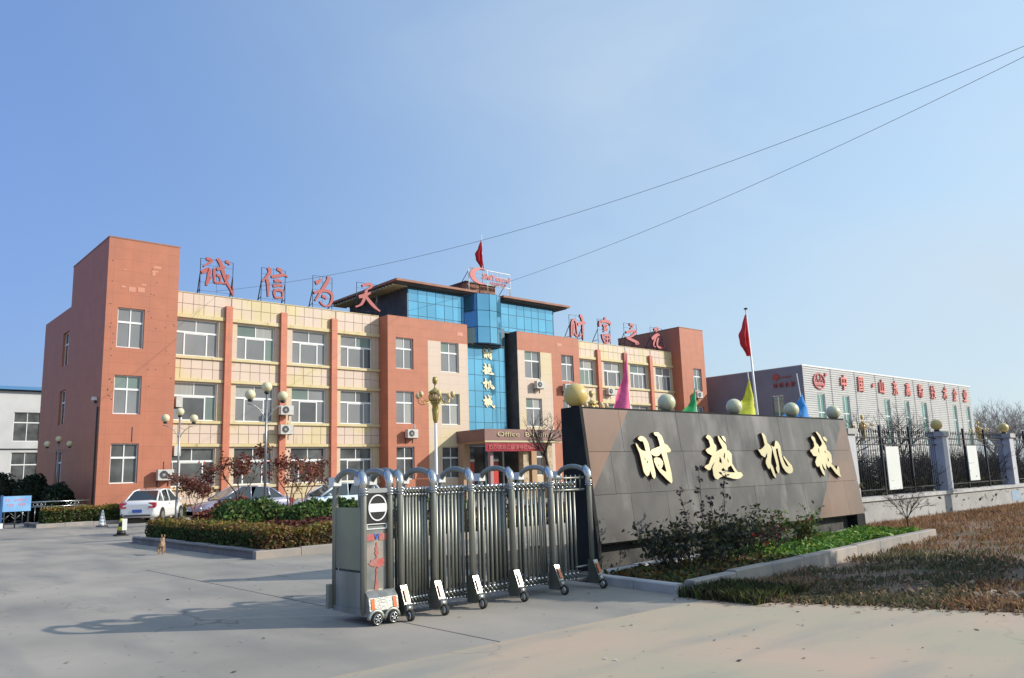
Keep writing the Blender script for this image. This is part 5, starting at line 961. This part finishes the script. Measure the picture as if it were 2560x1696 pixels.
fp = thing('flagpole', 'tall silver flagpole right of the office building with hanging red flag', 'flagpole', (48.7, 30, 0)); mb = MB(); mb.tube([(48.95, 30, 0), (48.36, 30, 12.45)], [.11, .05], 10); mb.build('pole', m_chromeish2 if False else m_white, fp); mb = MB(); mb.lathe([(.05, 0), (.14, .03), (.14, .09), (.04, .14)], (48.35, 30, 12.45), 10); mb.build('pole_top', m_scaff, fp)
def hang_flag(name, label, xt, y, zt, zb, wmax, mat, cat, group=None, lean=0, nf=7, side=-1, shape=None, pole=None):
    t = thing(name, label, cat, (xt, y, zb), group); mb = MB(); n, m = 16, nf*2; g = []
    for i in range(n+1):
        s = i/n; z = zt+(zb-zt)*s; ww = wmax*(shape(s) if shape else s**1.25); row = []
        for j in range(m+1):
            q = j/m; row.append((xt+lean*s+side*ww*q+(.07*math.sin(s*11+q*5)+.05*math.sin(s*23))*ww*q, y+.22*ww*math.sin(q*nf*1.9+s*2.6+math.sin(s*7)*.8)+.03, z-.10*ww*q*(1 if shape else 0)))
        g.append(row)
    b = len(mb.v)
    for r in g: mb.v += r
    for i in range(n):
        for j in range(m): a = b+i*(m+1)+j; mb.sm.add(len(mb.f)); mb.f.append((a, a+1, a+m+2, a+m+1)); mb.m.append(0)
    mb.build('cloth', mat, t)
    if pole: mb = MB(); mb.tube(pole[:2], pole[2], 6); mb.build('pole', m_white, t)
    return t
hf = lambda s: min(1, .12+s*1.9)*(1 if s < .72 else max(.25, 1-(s-.72)*1.9))
hang_flag('flag', 'red flag hanging limp from the tall silver flagpole', 48.36, 30, 12.1, 9.2, .85, m_flagr, 'flag', lean=.14, shape=hf)
hang_flag('flag', 'red flag on the thin pole above the rooftop logo', 37.93, 46, 19.65, 17.4, .62, m_flagr, 'flag', lean=.10, shape=hf, pole=((37.9, 46.03, 14.6), (37.9, 46.03, 20.1), .03))
for k, x, zt, zb, wd, tilt, lab, pz in (('pink', 33.05, 8.05, 4.4, 1.5, .25, 'tall pink pennant rising behind the left part of the stone wall', 8.3), ('green', 39.05, 6.35, 4.4, 2.1, .25, 'green pennant behind the stone wall beside the far tower', 7.0), ('yellow', 44.9, 7.3, 4.4, 3.0, .85, 'yellow pennant crossing the silver flagpole', 7.6), ('blue', 51.3, 6.6, 4.4, 4.4, 1.25, 'blue pennant in front of the warehouse corner', 7.9)):
    hang_flag('pennant', lab, x, 28, zt, zb-.9, wd*1.35, m_cloth[k], 'pennant', 'coloured pennants behind the stone wall', lean=tilt*1.3, nf=4, pole=((x+.3 if k != 'blue' else x+.9, 28.08, 0), (x-.02 if k != 'blue' else x-.35, 28.08, pz), .03))

# ============================================================ VEHICLES
def car(label, paint, L=4.3, group='parked cars', hatch=False, plate=True):
    t = thing('parked_car', label, 'car', (0, 0, 0), group); h = L/2
    st = [(-h, .40, .80, .72), (-h+.06, .28, .92, .80), (-h+.35, .22, .985, .84), (-1.35, .20, .97, .85), (-.4, .2, .95, .85), (.7, .2, .95, .85), (1.05, .20, .93, .845), (h-.45, .22, .80, .82), (h-.12, .28, .66, .74), (h, .36, .52, .58)]
    mb = MB(); ring = []
    for x, zb, zt, hw in st:
        r = [(x, -hw*.88, zb), (x, -hw, zb+.12), (x, -hw*1.0, zt-.22), (x, -hw*.93, zt-.04), (x, -hw*.6, zt+.015), (x, hw*.6, zt+.015), (x, hw*.93, zt-.04), (x, hw, zt-.22), (x, hw, zb+.12), (x, hw*.88, zb)]; ring.append(r)
    for r in ring: mb.v += r
    k = 10
    for i in range(len(ring)-1):
        for j in range(k): a = i*k+j; b = i*k+(j+1) % k; mb.sm.add(len(mb.f)); mb.f.append((a, b, b+k, a+k)); mb.m.append(0)
    mb.f.append(tuple(range(k))[::-1]); mb.m.append(0); mb.f.append(tuple((len(ring)-1)*k+j for j in range(k))); mb.m.append(0)
    rb = -1.75 if not hatch else -h+.12
    gs = [(rb, .95, .72, .95), (rb+.62 if not hatch else rb+.35, 1.38, .60, .95), (-.45, 1.47, .60, .95), (.25, 1.45, .59, .95), (1.18, .95, .74, .95)]
    n0 = len(mb.v)      # roof and pillars
    for x, z, hw, _ in gs: mb.v += [(x, -hw-.12*(1.5-z)*0, z), (x, -hw*.8, z+.03), (x, hw*.8, z+.03), (x, hw, z)]
    for i in range(1, 3):
        for j in range(3): a = n0+i*4+j; mb.sm.add(len(mb.f)); mb.f.append((a, a+1, a+5, a+4)); mb.m.append(0)
    for s in (-1, 1):
        for (i, x0) in ((0, gs[0]), (4, gs[4])):
            j = 1 if i == 0 else 3; mb.tube([(gs[i][0], s*.74, .93), (gs[j][0], s*.59, gs[j][1])], .045, 6)
        mb.tube([(-.15, s*.775, .93), (-.2, s*.605, 1.46)], .035, 6); mb.tube([(gs[1][0]+.12, s*.77, .93), (gs[1][0]+.12, s*.6, 1.41)], .05, 6)
        mb.tube([(gs[1][0], s*.6, gs[1][1]), (gs[2][0], s*.605, gs[2][1]), (gs[3][0], s*.595, gs[3][1])], .035, 6)
    mb.build('body', paint, t)
    mb = MB(); mb.quad([(gs[0][0], -.68, .95), (gs[0][0], .68, .95), (gs[1][0], .56, gs[1][1]+.015), (gs[1][0], -.56, gs[1][1]+.015)]); mb.build('rear_window', m_carglass, t)
    mb = MB(); mb.quad([(gs[4][0], -.70, .95), (gs[3][0], -.56, gs[3][1]+.015), (gs[3][0], .56, gs[3][1]+.015), (gs[4][0], .70, .95)]); mb.build('windscreen', m_carglass, t)
    for s in (-1, 1):
        for xa, xb, xc, xd in ((gs[0][0]+.12, gs[1][0]+.02, -.45, -.2), (-.15, -.2, .25, 1.08)):
            za = gs[1][1]-.02 if xa < -1 else 1.43; mb = MB(); mb.quad([(xa, s*.765, .94), (xb, s*.607, za), (xc if xa < -1 else xc, s*.605, 1.44), (xd, s*.765, .94)][::s]); mb.build('side_window', m_carglass, t)
    for s in (-1, 1):
        for x in (-1.28, 1.32):
            mb = MB(); mb.lathe([(.35, -.01), (.35, .012)], (x, s*.848, .32), 18, 'Y'); mb.build('wheel_arch', m_black, t)
            mb = MB(); mb.lathe([(.28, -.09), (.30, -.07), (.30, .07), (.28, .09)], (x, s*.80, .30), 20, 'Y'); wo = mb.build('wheel', m_rubber, t)
            mb = MB(); mb.lathe([(.19, -.095), (.20, .0), (.19, .095)], (x, s*.80, .30), 14, 'Y'); mb.build('rim', m_steel, wo)
        mb = MB(); mb.prism([(-h-.012, .66), (-h+.22, .70), (-h+.20, .90), (-h+.03, .90)], [], lambda u, v, k: (u, s*(.815 if k == 0 else .50), v)); o = mb.build('tail_light', m_tail, t, fix=True)
        mb = MB(); mb.sphere((h-.14, s*.60, .60), .12, 10, 6, (1, 1.2, .7)); mb.build('headlight', m_chrome, t)
        mb = MB(); mb.sphere((.85, s*.92, .98), .09, 8, 6, (.6, 1.1, .8)); mb.build('mirror', paint, t)
        for x in (-.35, .55): B('door_handle', m_scaff, t, (x-.08, s*.86-.01, .80, x+.08, s*.86+.01, .825))
    B('bumper_trim', m_scaff, t, (-h-.005, -.6, .30, -h+.1, .6, .36))
    if plate: B('number_plate', m_plate, t, (-h-.02, -.22, .46, -h+.01, .22, .60))
    mb = MB(); mb.lathe([(.05, -.02), (.05, .02)], (-h+.055, 0, .80), 12, 'X'); mb.build('badge', m_plate, t); return t
c1 = car('white sedan parked nose in to the left tower seen from behind', m_carw); hd = .92; c1.location = (12.35, 39.75, 0); c1.rotation_euler = (0, 0, hd)
c1.location = (11.25+2.15*math.cos(hd), 38.3+2.15*math.sin(hd), 0); c1.scale = (.95, .95, 1.0)
c2 = car('lilac silver sedan parked sideways behind the island bushes', m_carl); c2.location = (14.7, 35.2, 0); c2.rotation_euler = (0, 0, math.pi)
c3 = car('pale blue white hatchback half hidden behind the gate head', m_carb, hatch=True); c3.location = (18.6, 33.6, 0); c3.rotation_euler = (0, 0, math.pi)
# ============================================================ SMALL THINGS
def board(label, x0, loc_y=41.5):
    t = thing('notice_board', label, 'notice board', (x0, loc_y, 0), 'blue notice boards by the left bed'); B('panel', m_bluebd, t, (x0, loc_y, .70, x0+1.08, loc_y+.05, 1.37))
    for x in (x0+.08, x0+.5, x0+1.0): B('leg', m_scaff, t, (x-.025, loc_y+.01, 0, x+.025, loc_y+.04, .70))
    mb = MB()
    for x in (x0+.08, x0+.5):
        mb.tube([(x, loc_y+.02, .35), (x+.18, loc_y+.02, .55)], .012, 4); mb.tube([(x, loc_y+.02, .35), (x-.15, loc_y+.02, .5)], .012, 4); mb.tube([(x+.2, loc_y+.02, .66), (x+.38, loc_y+.02, .5)], .012, 4)
    mb.build('scrollwork', m_pole, t); return t
bd = board('bright blue notice board with pink writing on thin legs at the left edge', 6.66); random.seed(5); mb = MB()
def scrib(x, z, w_, n, ly):
    for i in range(n):
        a = x+i*w_
        for k in range(4): mb.box(a+random.uniform(0, w_*.3), ly, z+k*.028, a+w_*random.uniform(.55, .85), ly+.004, z+k*.028+.012)
        mb.box(a+w_*.35, ly-.001, z, a+w_*.35+.012, ly+.004, z+.11)
scrib(6.74, 1.15, .10, 2, 41.494); scrib(7.08, 1.15, .10, 5, 41.494); scrib(6.80, .93, .10, 3, 41.494); scrib(7.25, .95, .07, 4, 41.494); mb.build('pink_writing', m_pink, bd)
board('second blue notice board cut by the left edge of the view', 5.45); t = thing('blue_post', 'dark blue post with white foot between the two notice boards', 'post', (6.58, 41.35, 0)); B('shaft', M('dark blue paint', (.03, .10, .28), rough=.4), t, (6.54, 41.3, .22, 6.63, 41.39, 1.42)); B('foot', m_white, t, (6.50, 41.26, 0, 6.68, 41.44, .22))
rl = thing('steel_railing', 'polished steel railing with scroll ornaments behind the left hedge', 'railing', (9, 43, 0)); mb = MB()
for z, r in ((1.06, .028), (.84, .018), (.12, .018)): mb.tube([(7.6, 42.98, z), (10.45, 42.98, z)], r, 6)
mb.build('rail', m_chrome, rl)
for i in range(12): mb = MB(); mb.tube([(7.7+i*.245, 42.98, .12), (7.7+i*.245, 42.98, .84)], .013, 5); mb.build('baluster', m_chrome, rl)
for x in (8.35, 9.75):
    mb = MB()
    for dx in (-.16, 0, .16): mb.tube([(x+dx+.11*math.cos(a), 42.98, .95+.065*math.sin(a)) for a in [k*math.pi/7 for k in range(15)]], .012, 4)
    mb.build('scroll_ornament', m_chrome, rl)
for (x, y, l, m2) in ((9.59, 37.16, 'plain white traffic cone left of the white sedan', None), (8.05, 28.9, 'yellow and black striped traffic cone nearest the island', m_yellow)):
    t = thing('traffic_cone', l, 'traffic cone', (x, y, 0)); mb = MB(); mb.box(x-.19, y-.19, 0, x+.19, y+.19, .04); mb.build('cone_base', m_rubber, t); n = 5
    for k in range(n): z0, z1 = .04+k*.13, .04+(k+1)*.13; r0, r1 = .15-.024*k, .15-.024*(k+1); mb = MB(); mb.lathe([(r0, z0), (r1, z1)], (x, y, 0), 14); mb.build('cone_band', (m_white if m2 is None or k == 3 and False else (m2 if k % 2 else m_black)), t)
    if m2: mb = MB(); mb.box(x-.02, y-.155, .18, x+.13, y-.145, .55); mb.build('paper_label', m_board, t)
# dog
def skin_body(name, label, J, E, mat, cat, loc, rot):
    me = bpy.data.meshes.new(name); me.from_pydata([j[:3] for j in J], E, []); o = bpy.data.objects.new(name, me); COL.objects.link(o); md = o.modifiers.new('s', 'SKIN'); 
    me.skin_vertices[0] if me.skin_vertices else None
    for i, j in enumerate(J): me.skin_vertices[0].data[i].radius = (j[3], j[3])
    me.skin_vertices[0].data[0].use_root = True; sb = o.modifiers.new('u', 'SUBSURF'); sb.levels = 2; sb.render_levels = 2
    dg = bpy.context.evaluated_depsgraph_get(); nm = bpy.data.meshes.new_from_object(o.evaluated_get(dg)); bpy.data.objects.remove(o); nm.materials.clear(); nm.materials.append(mat)
    nm.polygons.foreach_set('use_smooth', [True]*len(nm.polygons)); t = thing(name, label, cat, (0, 0, 0)); link('body', nm, t); t.location = loc; t.rotation_euler = (0, 0, rot); return t
bpy.context.view_layer.update()
J = [(-.16, 0, .27, .062), (0, 0, .26, .064), (.14, 0, .27, .072), (.22, 0, .33, .045), (.28, 0, .40, .045), (.34, 0, .39, .030), (.39, 0, .37, .018),
     (.15, .05, .22, .03), (.15, .055, .12, .02), (.15, .055, .015, .018), (.15, -.05, .22, .03), (.13, -.055, .12, .02), (.15, -.055, .015, .018),
     (-.18, .05, .22, .038), (-.13, .055, .15, .026), (-.20, .055, .09, .016), (-.18, .055, .012, .017), (-.18, -.05, .22, .038), (-.15, -.055, .15, .026), (-.22, -.055, .09, .016), (-.20, -.055, .012, .017),
     (-.23, 0, .32, .018), (-.27, 0, .39, .016), (-.24, 0, .44, .010)]
Ed = [(0, 1), (1, 2), (2, 3), (3, 4), (4, 5), (5, 6), (2, 7), (7, 8), (8, 9), (2, 10), (10, 11), (11, 12), (0, 13), (13, 14), (14, 15), (15, 16), (0, 17), (17, 18), (18, 19), (19, 20), (0, 21), (21, 22), (22, 23)]
dog = skin_body('dog', 'small tan dog trotting away beside the shaded island kerb', J, Ed, m_fur, 'dog', (6.35, 19.6, 0), 1.15)
dog.scale = (.88,)*3; mb = MB()
for s in (-1, 1): mb.prism([(.25, .43), (.30, .43), (.265, .50)], [], lambda u, v, k: (u, s*(.02 if k == 0 else .045), v))
mb.build('ear', m_fur, dog, fix=True)
mb = MB(); mb.sphere((.40, 0, .372), .012, 8, 6); mb.build('nose', m_black, dog)
# overhead wires and their pole (outside the frame to the right)
up_ = thing('utility_pole', 'tall concrete utility pole outside the right edge of the view carrying two wires', 'utility pole', (29.0, 6.0, 0)); mb = MB(); mb.tube([(29.0, 6.0, 0), (29.0, 6.0, 15.0)], [.19, .11], 12); mb.build('shaft', m_cap, up_); B('crossarm', m_scaff, up_, (27.9, 5.93, 14.55, 30.1, 6.07, 14.65))
def wire(label, A, Bp, sag):
    A, Bp = Vector(A), Vector(Bp); mb = MB(); pts = []
    for i in range(61): t = i/60; p = A.lerp(Bp, t); p.z -= sag*4*t*(1-t); pts.append(p)
    mb.tube(pts, .009, 4); o = mb.build('overhead_wire', m_wire, None); tag(o, label, 'wire')
wire('upper black wire crossing the sky to the left wing roof', (28.2, 6, 14.61), (16.87, 44.6, 12.56), 1.45); wire('lower black wire crossing the sky to the roof beside the glass centre', (28.03, 6, 14.25), (28.91, 43, 12.47), .90)
# two trees on the verge outside the frame; their shade falls on the planter and grass
for (x, y, h, r, l, sd) in ((18.8, -1.4, 4.4, 1.5, 'bushy roadside tree on the verge, right of the view', 101), (15.6, .7, 4.2, 1.3, 'smaller bushy roadside tree on the verge near the road, right of the view', 102)):
    random.seed(sd); t = thing('verge_tree', l, 'tree', (x, y, 0)); mb = MB(); mb.tube([(x, y, -.05), (x+.05, y, h*.5), (x, y+.05, h*.9)], [.12, .09, .05], 8); mb.build('trunk', m_bark, t)
    n = 5200; d = RNG.normal(size=(n, 3)); d /= np.linalg.norm(d, axis=1)[:, None]; P = np.array((x, y, h))+d*(RNG.uniform(.1, 1, n)**.5)[:, None]*np.array((r*1.15, r*1.15, r)); leaves('crown', P, .13, [(.06, .10, .03), (.10, .12, .04)], t)
